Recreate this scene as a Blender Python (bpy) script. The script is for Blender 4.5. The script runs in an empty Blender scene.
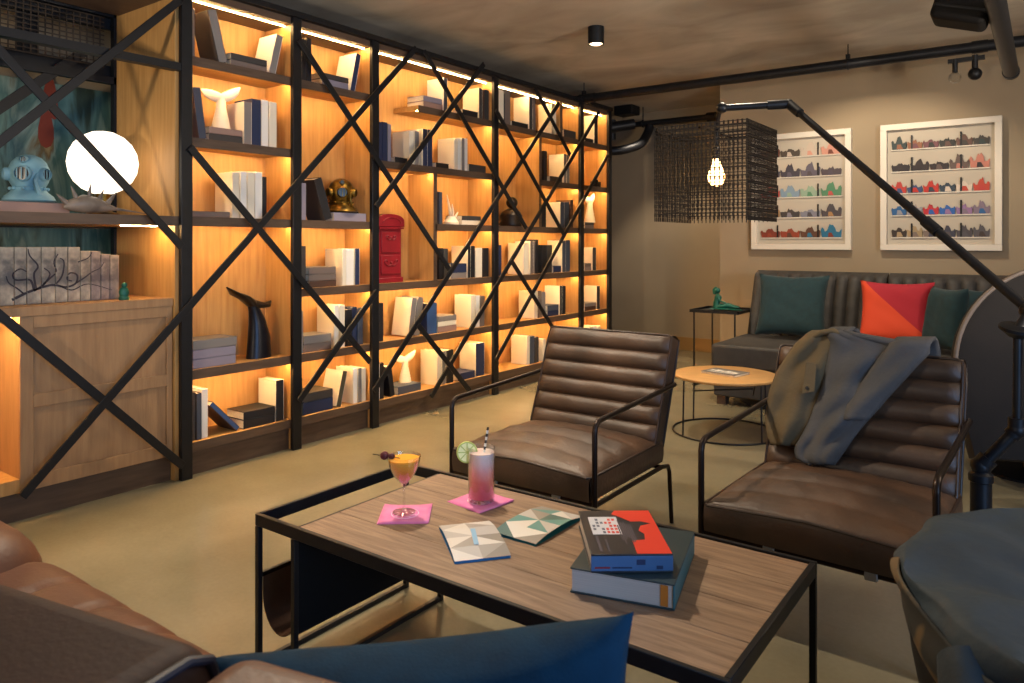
import bpy, bmesh, math, random
from mathutils import Vector, Matrix
random.seed(7)
scene = bpy.context.scene
COL = scene.collection
PI = math.pi
def R(d): return math.radians(d)

# ------------------------------------------------------------------ camera
F_PX = 740.0
YAW = R(36.02)
H = 1.25
HOR = 242.0
CEIL = 2.80
cam_d = bpy.data.cameras.new('camera'); cam = bpy.data.objects.new('camera', cam_d); COL.objects.link(cam)
cam.location = (0, 0, H); cam.rotation_euler = (PI/2, 0, YAW)
cam_d.sensor_fit = 'HORIZONTAL'; cam_d.sensor_width = 36.0; cam_d.lens = 36.0*F_PX/1024
cam_d.shift_x = 0; cam_d.shift_y = -(341.5-HOR)/1024
cam_d.clip_start = 0.02
cam_d.dof.use_dof = True; cam_d.dof.focus_distance = 3.2; cam_d.dof.aperture_fstop = 7.0
scene.camera = cam

S_, C_ = math.sin(YAW), math.cos(YAW)
def ray(px, py=HOR):
    t = (px-512)/F_PX
    return Vector((-S_+t*C_, C_+t*S_, -(py-HOR)/F_PX))
CAMP = Vector((0, 0, H))
def atX(px, py, X): r = ray(px, py); return CAMP + r*(X/r.x)
def atY(px, py, Y): r = ray(px, py); return CAMP + r*(Y/r.y)
def atZ(px, py, Z): r = ray(px, py); return CAMP + r*((Z-H)/r.z)
def atD(px, py, d): return CAMP + ray(px, py)*d
def atPlane(px, py, p0, n):
    r = ray(px, py); return CAMP + r*((Vector(p0)-CAMP).dot(n)/r.dot(n))

# ------------------------------------------------------------------ materials
MATS = {}
def lin(c):
    if isinstance(c, str):
        c = c.lstrip('#'); c = [int(c[i:i+2], 16)/255 for i in (0, 2, 4)]
        c = [x/12.92 if x <= 0.04045 else ((x+0.055)/1.055)**2.4 for x in c]
    return (c[0], c[1], c[2], 1)
def mat(name, color, rough=0.6, metal=0.0, color2=None, scale=8.0, stretch=(1, 1, 1), bump=0.0, bscale=None, spec=0.5,
        detail=4.0, distort=0.0, contrast=(0.3, 0.7), sheen=0.0, coat=0.0, bdist=0.01, trans=0.0, ior=1.45, rvar=0.0):
    if name in MATS: return MATS[name]
    m = bpy.data.materials.new(name); m.use_nodes = True
    nt = m.node_tree; b = nt.nodes['Principled BSDF']; L = nt.links
    b.inputs['Base Color'].default_value = lin(color)
    b.inputs['Roughness'].default_value = rough; b.inputs['Metallic'].default_value = metal
    b.inputs['Specular IOR Level'].default_value = spec; b.inputs['IOR'].default_value = ior
    if sheen: b.inputs['Sheen Weight'].default_value = sheen
    if coat: b.inputs['Coat Weight'].default_value = coat; b.inputs['Coat Roughness'].default_value = 0.15
    if trans: b.inputs['Transmission Weight'].default_value = trans
    if color2 is not None or bump or rvar:
        tc = nt.nodes.new('ShaderNodeTexCoord'); mp = nt.nodes.new('ShaderNodeMapping')
        mp.inputs['Scale'].default_value = stretch; L.new(tc.outputs['Object'], mp.inputs['Vector'])
        n = nt.nodes.new('ShaderNodeTexNoise'); n.inputs['Scale'].default_value = scale; n.inputs['Detail'].default_value = detail
        n.inputs['Distortion'].default_value = distort
        L.new(mp.outputs['Vector'], n.inputs['Vector'])
        if color2 is not None:
            cr = nt.nodes.new('ShaderNodeValToRGB')
            cr.color_ramp.elements[0].position = contrast[0]; cr.color_ramp.elements[1].position = contrast[1]
            cr.color_ramp.elements[0].color = lin(color); cr.color_ramp.elements[1].color = lin(color2)
            L.new(n.outputs['Fac'], cr.inputs['Fac']); L.new(cr.outputs['Color'], b.inputs['Base Color'])
        if rvar:
            mr = nt.nodes.new('ShaderNodeMapRange'); mr.inputs['To Min'].default_value = rough-rvar; mr.inputs['To Max'].default_value = rough+rvar
            L.new(n.outputs['Fac'], mr.inputs['Value']); L.new(mr.outputs['Result'], b.inputs['Roughness'])
        if bump:
            n2 = n
            if bscale:
                n2 = nt.nodes.new('ShaderNodeTexNoise'); n2.inputs['Scale'].default_value = bscale; n2.inputs['Detail'].default_value = 5
                L.new(mp.outputs['Vector'], n2.inputs['Vector'])
            bp = nt.nodes.new('ShaderNodeBump'); bp.inputs['Strength'].default_value = bump; bp.inputs['Distance'].default_value = bdist
            L.new(n2.outputs['Fac'], bp.inputs['Height']); L.new(bp.outputs['Normal'], b.inputs['Normal'])
    MATS[name] = m
    return m
def emit(name, color, strength):
    if name in MATS: return MATS[name]
    m = bpy.data.materials.new(name); m.use_nodes = True; b = m.node_tree.nodes['Principled BSDF']
    b.inputs['Base Color'].default_value = lin(color); b.inputs['Emission Color'].default_value = lin(color)
    b.inputs['Emission Strength'].default_value = strength; MATS[name] = m
    return m
oak = mat('oak', '#ae8048', 0.5, color2='#c29458', scale=5, stretch=(9, 9, 0.7), detail=6, bump=0.1, bscale=30)
oak_h = mat('oak_horizontal', '#ae8048', 0.5, color2='#c29458', scale=5, stretch=(9, 0.7, 9), detail=6, bump=0.1, bscale=30)
oak_pale = mat('oak_limed', '#96714c', 0.55, color2='#a98259', scale=5, stretch=(8, 8, 0.8), detail=6, bump=0.15, bscale=25)
walnut = mat('shelf_edge_brown', '#4a382b', 0.5, color2='#5c4838', scale=6, stretch=(8, 1, 8), detail=5)
steel = mat('black_steel', '#0b0c10', 0.45, metal=0.0, spec=0.4, color2='#101217', scale=20)
steel_gloss = mat('dark_pipe_steel', '#14161b', 0.45, metal=0.4, color2='#1d1f25', scale=12)
led = emit('led_strip', '#ffcc84', 250.0)
leather = mat('brown_leather', '#523a29', 0.5, color2='#2c1f16', scale=4, detail=9, bump=0.4, bscale=60, bdist=0.004, rvar=0.08)
leather_dk = mat('brown_leather_side', '#33231a', 0.45, color2='#281a14', scale=6, detail=8, bump=0.3, bscale=60, bdist=0.004)
cognac = mat('cognac_leather', '#5f3a2a', 0.5, color2='#523123', scale=5, detail=6, bump=0.3, bscale=90, bdist=0.003)
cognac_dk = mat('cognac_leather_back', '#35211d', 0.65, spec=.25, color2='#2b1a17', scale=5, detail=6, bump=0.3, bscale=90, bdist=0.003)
navy_piping = mat('dark_piping', '#20222e', 0.5)
sofa_grey = mat('grey_upholstery', '#3c3937', 0.6, color2='#302e2c', scale=14, bump=0.2, bscale=200, bdist=0.003)
blacksoft = mat('black_upholstery', '#0b0a0b', 0.75, spec=.25, color2='#100e0e', scale=10, bump=0.2, bscale=120, bdist=0.003)
dkbrown = mat('dark_brown_upholstery', '#171210', 0.8, color2='#1c1613', scale=10, bump=0.2, bscale=120, bdist=0.003)
taupe_pipe = mat('taupe_piping', '#6c5f55', 0.5)
teal = mat('teal_velvet', '#0b272d', 0.85, color2='#0e2f36', scale=30, bump=0.3, bscale=250, bdist=0.003, sheen=0.08)
blue_vel = mat('blue_velvet', '#052b42', 0.85, color2='#07344e', scale=20, bump=0.25, bscale=220, bdist=0.003, spec=.25)
white_p = mat('white_ceramic', '#e9dcc4', 0.5)
white_frame = mat('white_frame', '#d8cfc0', 0.5)
art_back = mat('art_backing', '#b5ab9b', 0.8)
pages = mat('book_pages', '#e8dcc4', 0.8, color2='#d6c8ae', scale=120, stretch=(1, 1, 1))
brass = mat('aged_brass', '#8d6c2c', 0.38, metal=0.9, color2='#30240f', scale=18)
bronze = mat('dark_bronze', '#231d1b', 0.35, metal=0.6, color2='#3a3028', scale=10)
blue_bronze = mat('black_bronze', '#17171d', 0.3, metal=0.5, color2='#25252c', scale=10)
verdigris = mat('blue_grey_patina', '#6f99a3', 0.6, color2='#86adb3', scale=15)
green_p = mat('green_patina', '#176150', 0.45, metal=0.2, color2='#0f4c40', scale=25)
red_paint = mat('red_paint', '#8f1420', 0.45, color2='#7c101b', scale=10)
def thin_glass():
    m = bpy.data.materials.new('clear_glass'); m.use_nodes = True; nt = m.node_tree; L = nt.links
    nt.nodes.remove(nt.nodes['Principled BSDF']); out = nt.nodes['Material Output']
    t = nt.nodes.new('ShaderNodeBsdfTransparent'); t.inputs['Color'].default_value = (.96, .97, .97, 1); g = nt.nodes.new('ShaderNodeBsdfGlossy'); g.inputs['Roughness'].default_value = 0.02
    lw = nt.nodes.new('ShaderNodeLayerWeight'); lw.inputs['Blend'].default_value = .25; mx = nt.nodes.new('ShaderNodeMixShader')
    L.new(lw.outputs['Facing'], mx.inputs['Fac']); L.new(t.outputs[0], mx.inputs[1]); L.new(g.outputs[0], mx.inputs[2]); L.new(mx.outputs[0], out.inputs['Surface'])
    return m
glass = thin_glass()
GC = {}
def tablewood():
    m = mat('weathered_table_wood', '#9b8068', 0.5, color2='#6f5846', scale=4, stretch=(0.9, 10, 10), detail=8, distort=1.2, bump=0.35, bscale=25, bdist=0.004)
    return m

def concrete_floor():
    m = bpy.data.materials.new('polished_concrete'); m.use_nodes = True; nt = m.node_tree; b = nt.nodes['Principled BSDF']; L = nt.links
    tc = nt.nodes.new('ShaderNodeTexCoord')
    n = nt.nodes.new('ShaderNodeTexNoise'); n.inputs['Scale'].default_value = 1.8; n.inputs['Detail'].default_value = 5; n.inputs['Roughness'].default_value = 0.5
    L.new(tc.outputs['Object'], n.inputs['Vector'])
    cr = nt.nodes.new('ShaderNodeValToRGB'); e = cr.color_ramp.elements
    e[0].position = 0.25; e[0].color = lin('#67624f'); e[1].position = 0.75; e[1].color = lin('#837b66')
    L.new(n.outputs['Fac'], cr.inputs['Fac']); 
    n2 = nt.nodes.new('ShaderNodeTexNoise'); n2.inputs['Scale'].default_value = 60; n2.inputs['Detail'].default_value = 4
    L.new(tc.outputs['Object'], n2.inputs['Vector'])
    mx = nt.nodes.new('ShaderNodeMixRGB'); mx.blend_type = 'SOFT_LIGHT'; mx.inputs['Fac'].default_value = 0.12
    L.new(cr.outputs['Color'], mx.inputs['Color1']); L.new(n2.outputs['Fac'], mx.inputs['Color2']); L.new(mx.outputs['Color'], b.inputs['Base Color'])
    mr = nt.nodes.new('ShaderNodeMapRange'); mr.inputs['To Min'].default_value = 0.16; mr.inputs['To Max'].default_value = 0.30
    L.new(n.outputs['Fac'], mr.inputs['Value']); L.new(mr.outputs['Result'], b.inputs['Roughness'])
    return m
def concrete_ceiling():
    m = bpy.data.materials.new('board_formed_concrete'); m.use_nodes = True; nt = m.node_tree; b = nt.nodes['Principled BSDF']; L = nt.links
    tc = nt.nodes.new('ShaderNodeTexCoord'); mp = nt.nodes.new('ShaderNodeMapping'); mp.inputs['Scale'].default_value = (0.8, 1.3, 1)
    L.new(tc.outputs['Object'], mp.inputs['Vector'])
    n = nt.nodes.new('ShaderNodeTexNoise'); n.inputs['Scale'].default_value = 1.6; n.inputs['Detail'].default_value = 8; n.inputs['Distortion'].default_value = 0.6
    L.new(mp.outputs['Vector'], n.inputs['Vector'])
    cr = nt.nodes.new('ShaderNodeValToRGB'); e = cr.color_ramp.elements
    e[0].position = 0.32; e[0].color = lin('#968d80'); e[1].position = 0.7; e[1].color = lin('#c0b8aa')
    L.new(n.outputs['Fac'], cr.inputs['Fac']); L.new(cr.outputs['Color'], b.inputs['Base Color'])
    b.inputs['Roughness'].default_value = 0.85
    bp = nt.nodes.new('ShaderNodeBump'); bp.inputs['Strength'].default_value = 0.3; bp.inputs['Distance'].default_value = 0.02
    L.new(n.outputs['Fac'], bp.inputs['Height']); L.new(bp.outputs['Normal'], b.inputs['Normal'])
    return m
def mural_mat():
    m = bpy.data.materials.new('mural_paint'); m.use_nodes = True; nt = m.node_tree; b = nt.nodes['Principled BSDF']; L = nt.links
    tc = nt.nodes.new('ShaderNodeTexCoord'); mp = nt.nodes.new('ShaderNodeMapping'); mp.inputs['Scale'].default_value = (1, 3.2, .8); mp.inputs['Rotation'].default_value = (0.35, 0, 0)
    L.new(tc.outputs['Object'], mp.inputs['Vector'])
    n = nt.nodes.new('ShaderNodeTexNoise'); n.inputs['Scale'].default_value = 1.5; n.inputs['Detail'].default_value = 5; n.inputs['Distortion'].default_value = .7
    L.new(mp.outputs['Vector'], n.inputs['Vector'])
    cr = nt.nodes.new('ShaderNodeValToRGB'); cr.color_ramp.elements[0].color = lin('#1f2a26'); cr.color_ramp.elements[0].position = 0.25
    cr.color_ramp.elements[1].color = lin('#a7a07c'); cr.color_ramp.elements[1].position = 0.78
    for p, c in ((0.36, '#33402f'), (0.44, '#5f8078'), (0.5, '#3f625c'), (0.56, '#7f9486'), (0.61, '#6b5531'), (0.67, '#b09a6b')):
        e = cr.color_ramp.elements.new(p); e.color = lin(c)
    L.new(n.outputs['Fac'], cr.inputs['Fac']); L.new(cr.outputs['Color'], b.inputs['Base Color']); b.inputs['Roughness'].default_value = 0.6
    return m

# ------------------------------------------------------------------ mesh builder
WM = {}
class B:
    def __init__(s): s.bm = bmesh.new()
    def face(s, vs, mi=0):
        try: f = s.bm.faces.new(vs); f.material_index = mi; return f
        except ValueError: return None
    def hexa(s, P, mi=0):
        v = [s.bm.verts.new(p) for p in P]
        for q in ((0, 3, 2, 1), (4, 5, 6, 7), (0, 1, 5, 4), (1, 2, 6, 5), (2, 3, 7, 6), (3, 0, 4, 7)): s.face([v[i] for i in q], mi)
        return s
    def box(s, x0, x1, y0, y1, z0, z1, mi=0):
        return s.hexa([(x0, y0, z0), (x1, y0, z0), (x1, y1, z0), (x0, y1, z0), (x0, y0, z1), (x1, y0, z1), (x1, y1, z1), (x0, y1, z1)], mi)
    def obox(s, c, size, M=None, mi=0):
        a, b_, d = [k/2 for k in size]; M = M or Matrix()
        pts = [(-a, -b_, -d), (a, -b_, -d), (a, b_, -d), (-a, b_, -d), (-a, -b_, d), (a, -b_, d), (a, b_, d), (-a, b_, d)]
        return s.hexa([Vector(c) + (M.to_3x3() @ Vector(p)) for p in pts], mi)
    def bar(s, p, q, w, t, up=(0, 0, 1), mi=0):
        p, q = Vector(p), Vector(q); d = (q-p).normalized(); u = Vector(up); sd = d.cross(u).normalized(); n = sd.cross(d).normalized()
        sd *= w/2; n *= t/2
        return s.hexa([p-sd-n, p+sd-n, p+sd+n, p-sd+n, q-sd-n, q+sd-n, q+sd+n, q-sd+n], mi)
    def loft(s, path, rad, n=12, up=(0, 0, 1), closed=False, mi=0, power=2.0):
        path = [Vector(p) for p in path]; m = len(path); rings = []; u = Vector(up)
        if not isinstance(rad, (list, tuple)): rad = [rad]*m
        for i, p in enumerate(path):
            if closed: d = path[(i+1) % m]-path[i-1]
            else: d = path[min(i+1, m-1)]-path[max(i-1, 0)]
            d.normalize()
            a = u - d*u.dot(d)
            if a.length < 1e-4: a = d.orthogonal()
            a.normalize(); u = a.copy(); b_ = d.cross(a)
            r = rad[i]; ra, rb = (r if isinstance(r, (list, tuple)) else (r, r))
            ring = []
            for k in range(n):
                t = 2*PI*k/n; c, si = math.cos(t), math.sin(t)
                e = 2.0/power
                ring.append(s.bm.verts.new(p + b_*ra*math.copysign(abs(c)**e, c) + a*rb*math.copysign(abs(si)**e, si)))
            rings.append(ring)
        rng = range(m) if closed else range(m-1)
        for i in rng:
            A, Bq = rings[i], rings[(i+1) % m]
            for k in range(n): s.face([A[k], A[(k+1) % n], Bq[(k+1) % n], Bq[k]], mi)
        if not closed: s.face(rings[0][::-1], mi); s.face(rings[-1], mi)
        return s
    def tube(s, path, r, n=10, closed=False, mi=0, up=(0.01, 0.02, 1)): return s.loft(path, r, n, up, closed, mi)
    def lathe(s, prof, c=(0, 0, 0), n=24, M=None, mi=0):
        M = (M or Matrix()).to_3x3(); c = Vector(c); rings = []
        for r, z in prof:
            if r < 1e-6: rings.append([s.bm.verts.new(c + M @ Vector((0, 0, z)))])
            else: rings.append([s.bm.verts.new(c + M @ Vector((r*math.cos(2*PI*k/n), r*math.sin(2*PI*k/n), z))) for k in range(n)])
        for A, Q in zip(rings, rings[1:]):
            for k in range(n):
                k2 = (k+1) % n
                if len(A) == 1 and len(Q) == 1: continue
                if len(A) == 1: s.face([A[0], Q[k2], Q[k]], mi)
                elif len(Q) == 1: s.face([A[k], A[k2], Q[0]], mi)
                else: s.face([A[k], A[k2], Q[k2], Q[k]], mi)
        if len(rings[0]) > 1: s.face(rings[0][::-1], mi)
        if len(rings[-1]) > 1: s.face(rings[-1], mi)
        return s
    def ball(s, c, r, n=20, M=None, mi=0, sq=1.0):
        return s.lathe([(r*math.sin(PI*i/10) if 0 < i < 10 else 0, -r*sq*math.cos(PI*i/10)) for i in range(11)], c, n, M, mi)
    def prism(s, pts, ext, mi=0):
        e = Vector(ext); a = [s.bm.verts.new(Vector(p)) for p in pts]; b_ = [s.bm.verts.new(Vector(p)+e) for p in pts]
        s.face(a[::-1], mi); s.face(b_, mi); n = len(pts)
        for i in range(n): s.face([a[i], a[(i+1) % n], b_[(i+1) % n], b_[i]], mi)
        return s
    def poly(s, pts, mi=0): s.face([s.bm.verts.new(Vector(p)) for p in pts], mi); return s
    def grid(s, fn, nu, nv, mi=0, cu=False, mfn=None):
        V = [[s.bm.verts.new(Vector(fn(i/nu, j/nv))) for j in range(nv+1)] for i in range(nu if cu else nu+1)]
        n = len(V)
        for i in range(nu):
            for j in range(nv):
                s.face([V[i][j], V[(i+1) % n][j], V[(i+1) % n][j+1], V[i][j+1]], mfn((i+.5)/nu, (j+.5)/nv) if mfn else mi)
        return s
def obj(name, b, mats, parent=None, bevel=0, seg=2, smooth=40, subsurf=0, solid=0, local=False, weld=False, skin=False):
    bm = b.bm if isinstance(b, B) else b
    if weld: bmesh.ops.remove_doubles(bm, verts=bm.verts, dist=1e-5)
    if bm.faces and not solid: bmesh.ops.recalc_face_normals(bm, faces=bm.faces)
    if parent is not None and not local and parent in WM: bm.transform(WM[parent].inverted())
    elif parent is None:   # origin at the base of the thing
        xs = [v.co for v in bm.verts]
        c = Vector(((min(v.x for v in xs)+max(v.x for v in xs))/2, (min(v.y for v in xs)+max(v.y for v in xs))/2, min(v.z for v in xs)))
        bm.transform(Matrix.Translation(-c))
    me = bpy.data.meshes.new(name); bm.to_mesh(me); bm.free()
    o = bpy.data.objects.new(name, me); COL.objects.link(o)
    for m in (mats if isinstance(mats, (list, tuple)) else [mats]): me.materials.append(m)
    if parent is None: o.location = c; WM[o] = Matrix.Translation(c)
    else: o.parent = parent; WM[o] = WM.get(parent, Matrix())
    if smooth:
        for p in me.polygons: p.use_smooth = True
        try: me.set_sharp_from_angle(angle=R(smooth))
        except Exception: pass
    if solid: md = o.modifiers.new('solid', 'SOLIDIFY'); md.thickness = solid; md.offset = 0
    if bevel: md = o.modifiers.new('bevel', 'BEVEL'); md.width = bevel; md.segments = seg; md.limit_method = 'ANGLE'; md.angle_limit = R(50)
    if subsurf: md = o.modifiers.new('sub', 'SUBSURF'); md.levels = subsurf; md.render_levels = subsurf
    return o
def tag(o, label=None, cat=None, group=None, kind=None):
    if label: o['label'] = label
    if cat: o['category'] = cat
    if group: o['group'] = group
    if kind: o['kind'] = kind
    return o
def thing(name, label, cat, loc=(0, 0, 0), rz=0, group=None, M=None):
    o = bpy.data.objects.new(name, None); COL.objects.link(o); o.empty_display_size = 0.05
    if M is None: M = Matrix.Translation(loc) @ Matrix.Rotation(rz, 4, 'Z')
    o.matrix_world = M; WM[o] = M.copy()
    return tag(o, label, cat, group)
def struct(name, b, m, **k): return tag(obj(name, b, m, **k), kind='structure')
# ------------------------------------------------------------------ room
XL, XR, YB, YF = -4.85, 3.2, 7.02, -2.6
YN, XN = 8.10, -2.60
wallpaint = mat('wall_paint', '#9c8b72', 0.85, color2='#94846c', scale=2, detail=3)
struct('floor', B().box(XL-.1, XR+.1, YF-.1, YN+.1, -0.1, 0), concrete_floor())
struct('ceiling', B().box(XL-.1, XR+.1, YF-.1, YN+.1, CEIL, CEIL+.1), concrete_ceiling())
struct('wall_left', B().box(XL-.1, XL, YF-.1, YN+.1, 0, CEIL), wallpaint)
struct('wall_back', B().box(XN, XR+.1, YB, YN+.1, 0, CEIL), wallpaint)
struct('wall_alcove', B().box(XL, XN, YN, YN+.1, 0, CEIL), wallpaint)
struct('wall_front', B().box(XL-.1, XR+.1, YF-.1, YF, 0, CEIL), wallpaint)
wy0, wy1, wz0, wz1 = -2.0, 1.3, 0.5, 2.35
struct('wall_right', B().box(XR, XR+.1, YF, wy0, 0, CEIL).box(XR, XR+.1, wy1, YN, 0, CEIL).box(XR, XR+.1, wy0, wy1, 0, wz0).box(XR, XR+.1, wy0, wy1, wz1, CEIL), wallpaint)
wb = B()
for y in (wy0, (wy0*2+wy1)/3, (wy0+wy1*2)/3, wy1): wb.box(XR+.02, XR+.08, y-.03, y+.03, wz0, wz1)
for z in (wz0, wz1): wb.box(XR+.02, XR+.08, wy0, wy1, z-.03, z+.03)
struct('window_1', wb, steel)
struct('baseboard_alcove', B().box(XL, XN, YN-.02, YN, 0, .15), mat('baseboard_oak', '#93703f', .6))
struct('baseboard_back', B().box(XN, XR, YB-.02, YB, 0, .15), MATS['baseboard_oak'])

# ------------------------------------------------------------------ bookcase
XFR = -3.68
bc = thing('bookcase', 'wall-length oak bookcase with black steel posts and crossed braces, lit from inside', 'bookcase', (XFR, 4.0, 0))
posts = [2.14, 2.845, 3.485, 4.825, 6.20, 6.765]
PW = .031
for y in posts: obj('post', B().box(XFR-.014, XFR+.016, y-PW, y+PW, 0, 2.62), steel, bc, bevel=.003)
SX0, SX1 = -3.955, -3.695
Y_END = posts[-1]
obj('header', B().box(SX0, SX1+.005, .3, Y_END, 2.56, 2.60), [walnut], bc)
obj('top_rail', B().box(XFR-.05, XFR+.03, .3, Y_END+.03, 2.60, 2.635), [steel], bc)
obj('plinth', B().box(SX0, SX1-.03, 2.1, Y_END, 0, .12), [walnut], bc)
edges = [2.14, 2.845, 3.485, 4.825, 6.20, 6.765]
strips = []
def shelf(y0, y1, z, x0=SX0, th=.05, lit=True):
    b = B().box(x0, SX1-.014, y0, y1, z-th+.014, z, 0).box(SX1-.014, SX1-.006, y0, y1, z-th, z, 0).box(SX1-.006, SX1, y0, y1, z-th, z, 1)
    o = obj('shelf', b, [oak_h, walnut], bc)
    if lit: strip(y0, y1, z-th+.014, .026)
def strip(y0, y1, z, dx=.060):
    obj('light_strip', B().box(SX1-dx-.006, SX1-dx, y0+.005, y1-.005, z-.0032, z-.0004), [led], bc)
def P(i): return posts[i]
divC, divD = 4.155, 5.50
divC = atX(435.5, 240, SX1).y; divD = atX(540.5, 200, SX1).y; divT = atX(561.5, 110, SX1).y
c0 = atX(419, 106, SX1).y - .0
rows = [.18, .565, .965, 1.385, 1.808, 2.242]
for i in range(5):
    y0, y1 = posts[i]+.02, posts[i+1]-.02
    shelf(y0, y1, .18 if i < 2 else .168, lit=False); shelf(y0, y1, rows[1]); strip(y0, y1, 2.56)
    obj('back_panel', B().box(SX0-.02, SX0, y0-.02, y1+.02, .1, 2.57), [oak], bc)
shelf(P(0)+.02, P(1)-.02, rows[3]); shelf(P(0)+.02, P(1)-.02, rows[4]); shelf(P(0)+.02, P(1)-.02, rows[5])
shelf(P(1)+.02, P(2)-.02, rows[2]); shelf(P(1)+.02, P(2)-.02, rows[3]); shelf(P(1)+.02, P(2)-.02, rows[5])
shelf(P(2)+.02, P(3)-.02, rows[2]); shelf(divC, P(3)-.02, rows[3]); shelf(P(2)+.02, P(3)-.02, rows[4]); shelf(c0, P(3)-.02, rows[5])
shelf(P(3)+.02, P(4)-.02, rows[2]); shelf(P(3)+.02, P(4)-.02, rows[3]); shelf(divD, P(4)-.02, rows[4]); shelf(P(3)+.02, P(4)-.02, rows[5])
for z in rows[2:]: shelf(P(4)+.02, P(5)-.02, z)
for i, y in enumerate(posts):
    obj('side_panel', B().box(SX0-.02, SX1-.005, y-.018, y+.018, .0, 2.57), [oak], bc)
obj('divider', B().box(SX0, SX1-.004, divC-.018, divC+.018, rows[2], rows[4]-.05, 0).box(SX1-.004, SX1, divC-.018, divC+.018, rows[2], rows[4]-.05, 1), [oak, walnut], bc)
obj('divider', B().box(SX0, SX1-.004, divD-.018, divD+.018, rows[3], rows[5]-.05, 0).box(SX1-.004, SX1, divD-.018, divD+.018, rows[3], rows[5]-.05, 1), [oak, walnut], bc)
obj('divider', B().box(SX0, SX1-.004, divT-.018, divT+.018, rows[5], 2.56, 0).box(SX1-.004, SX1, divT-.018, divT+.018, rows[5], 2.56, 1), [oak, walnut], bc)
braces = [(-60, -14, 182, 247), (-60, 189, 180, 0), (-60, 266, 183, 466), (22, 497, 416, 48), (190, 147, 370, 362), (299, 40, 449, 269), (374, 391, 559, 103),
          (424, 51, 526, 228), (431, 397, 599, 112), (496, 110, 564, 235), (496, 360, 608, 155), (535, 88, 570, 155), (511, 260, 558, 336), (418, 325, 470, 391), (299, 401, 377, 291), (376, 207, 484, 64)]
for bi, (a, b_, c, d) in enumerate(braces):
    bx_ = XFR+.024+.0019*bi
    obj('brace', B().bar(atX(a, b_, bx_), atX(c, d, bx_), .012, .04, up=(0, 0, 1)), [steel], bc, bevel=.002)
# left bay: deep shelf, open back with steel window and mesh
LB0 = .35
obj('shelf', B().box(-4.3, SX1-.006, LB0, P(0)-.02, 1.335, 1.385, 0).box(SX1-.006, SX1, LB0, P(0)-.02, 1.335, 1.385, 1), [oak_h, walnut], bc)
obj('light_strip', B().box(-3.80, -3.79, 1.86, P(0)-.05, 1.331, 1.3345), [led], bc)
obj('side_panel', B().box(-4.32, SX1-.01, P(0)-.045, P(0)-.019, 0, 2.57), [oak], bc)
obj('top_board', B().box(-4.3, SX1-.01, LB0, P(0)-.04, 2.54, 2.57), [walnut], bc)
obj('transom_rail', B().box(XFR-.04, XFR+.01, LB0, P(0)-.02, 2.145, 2.185), [steel], bc)
wf = B()
for z in (2.17, 2.55, 1.345): wf.box(-4.36, -4.32, LB0, P(0)-.02, z-.02, z+.02)
for y in (P(0)-.04, 1.25, .5): wf.box(-4.36, -4.32, y-.02, y+.02, 1.0, 2.57)
wf.bar(atX(-30, 128, -4.34), atX(84, 52, -4.34), .02, .05)  # solid bar standing in for a mirror-like reflection of the front braces
obj('back_frame', wf, [steel], bc)
ms = B()
for k in range(44): y = .5+k*.035; ms.box(-4.335, -4.33, y, y+.006, 2.24, 2.52)
for k in range(12): z = 2.24+k*.025; ms.box(-4.333, -4.328, .5, 2.03, z, z+.006)
obj('wire_mesh', ms, [mat('mesh_wire', '#3a2f24', .5, metal=.5)], bc)
obj('mesh_lintel', B().box(-4.40, -4.37, .3, 2.1, 2.19, 2.26).box(-4.40, -4.37, .3, 2.1, 2.47, 2.56).box(-4.42, -4.40, 1.62, 1.72, 2.2, 2.56), [steel], bc)

# cabinet in the left bay
cab = thing('cabinet', 'limed oak panelled cabinet with two framed panels under the globe lamp', 'cabinet', (-4.0, 1.75, 0))
CX = -3.72; cy0, cy1 = atX(20, 400, CX).y, P(0)-.05
obj('carcass', B().box(-4.3, CX-.014, cy0, cy1, .13, .915), [oak_pale], cab)
obj('front_frame', B().box(CX-.013, CX, cy0, cy0+.055, .13, .915).box(CX-.013, CX, cy1-.03, cy1, .13, .915).box(CX-.013, CX, cy0+.055, cy1-.03, .86, .915)
    .box(CX-.013, CX, cy0+.055, cy1-.03, .5, .56).box(CX-.013, CX, cy0+.055, cy1-.03, .13, .195), [oak_pale], cab, bevel=.002)
obj('worktop', B().box(-4.3, CX+.005, LB0, cy1, .916, .957), [oak_pale], cab)
obj('plinth', B().box(-4.28, CX-.02, LB0, cy1, 0, .13), [walnut], cab)
obj('niche', B().box(-4.1, -4.08, LB0, cy0, .13, .916).box(-4.08, CX, LB0, cy0-.001, .13, .19).box(-4.08, CX, LB0-.02, LB0, .13, .916), [oak], cab)
obj('light_strip', B().box(CX-.05, CX-.038, LB0+.02, cy0-.02, .909, .9155), [led], cab)

# mural on the wall behind
mr = B().box(XL+.005, XL+.02, -.4, 3.2, 0, 2.2, 0)
mural = obj('mural', mr, [mural_mat()]); tag(mural, 'large teal and cream floral mural seen behind the left bay shelf', 'mural')
petal = B()
for (px, py, s) in ((50, 92, .1), (46, 128, .12), (54, 108, .07)):
    c = atX(px, py, XL+.022)
    pts = [c+Vector((0, s*.35*math.cos(t)*(1-.35*math.sin(t)), s*math.sin(t))) for t in [2*PI*k/12 for k in range(12)]]
    petal.prism(pts, (.002, 0, 0))
obj('painted_tulip', petal, [mat('tulip_red', '#8c3a24', .6)], mural)

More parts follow.
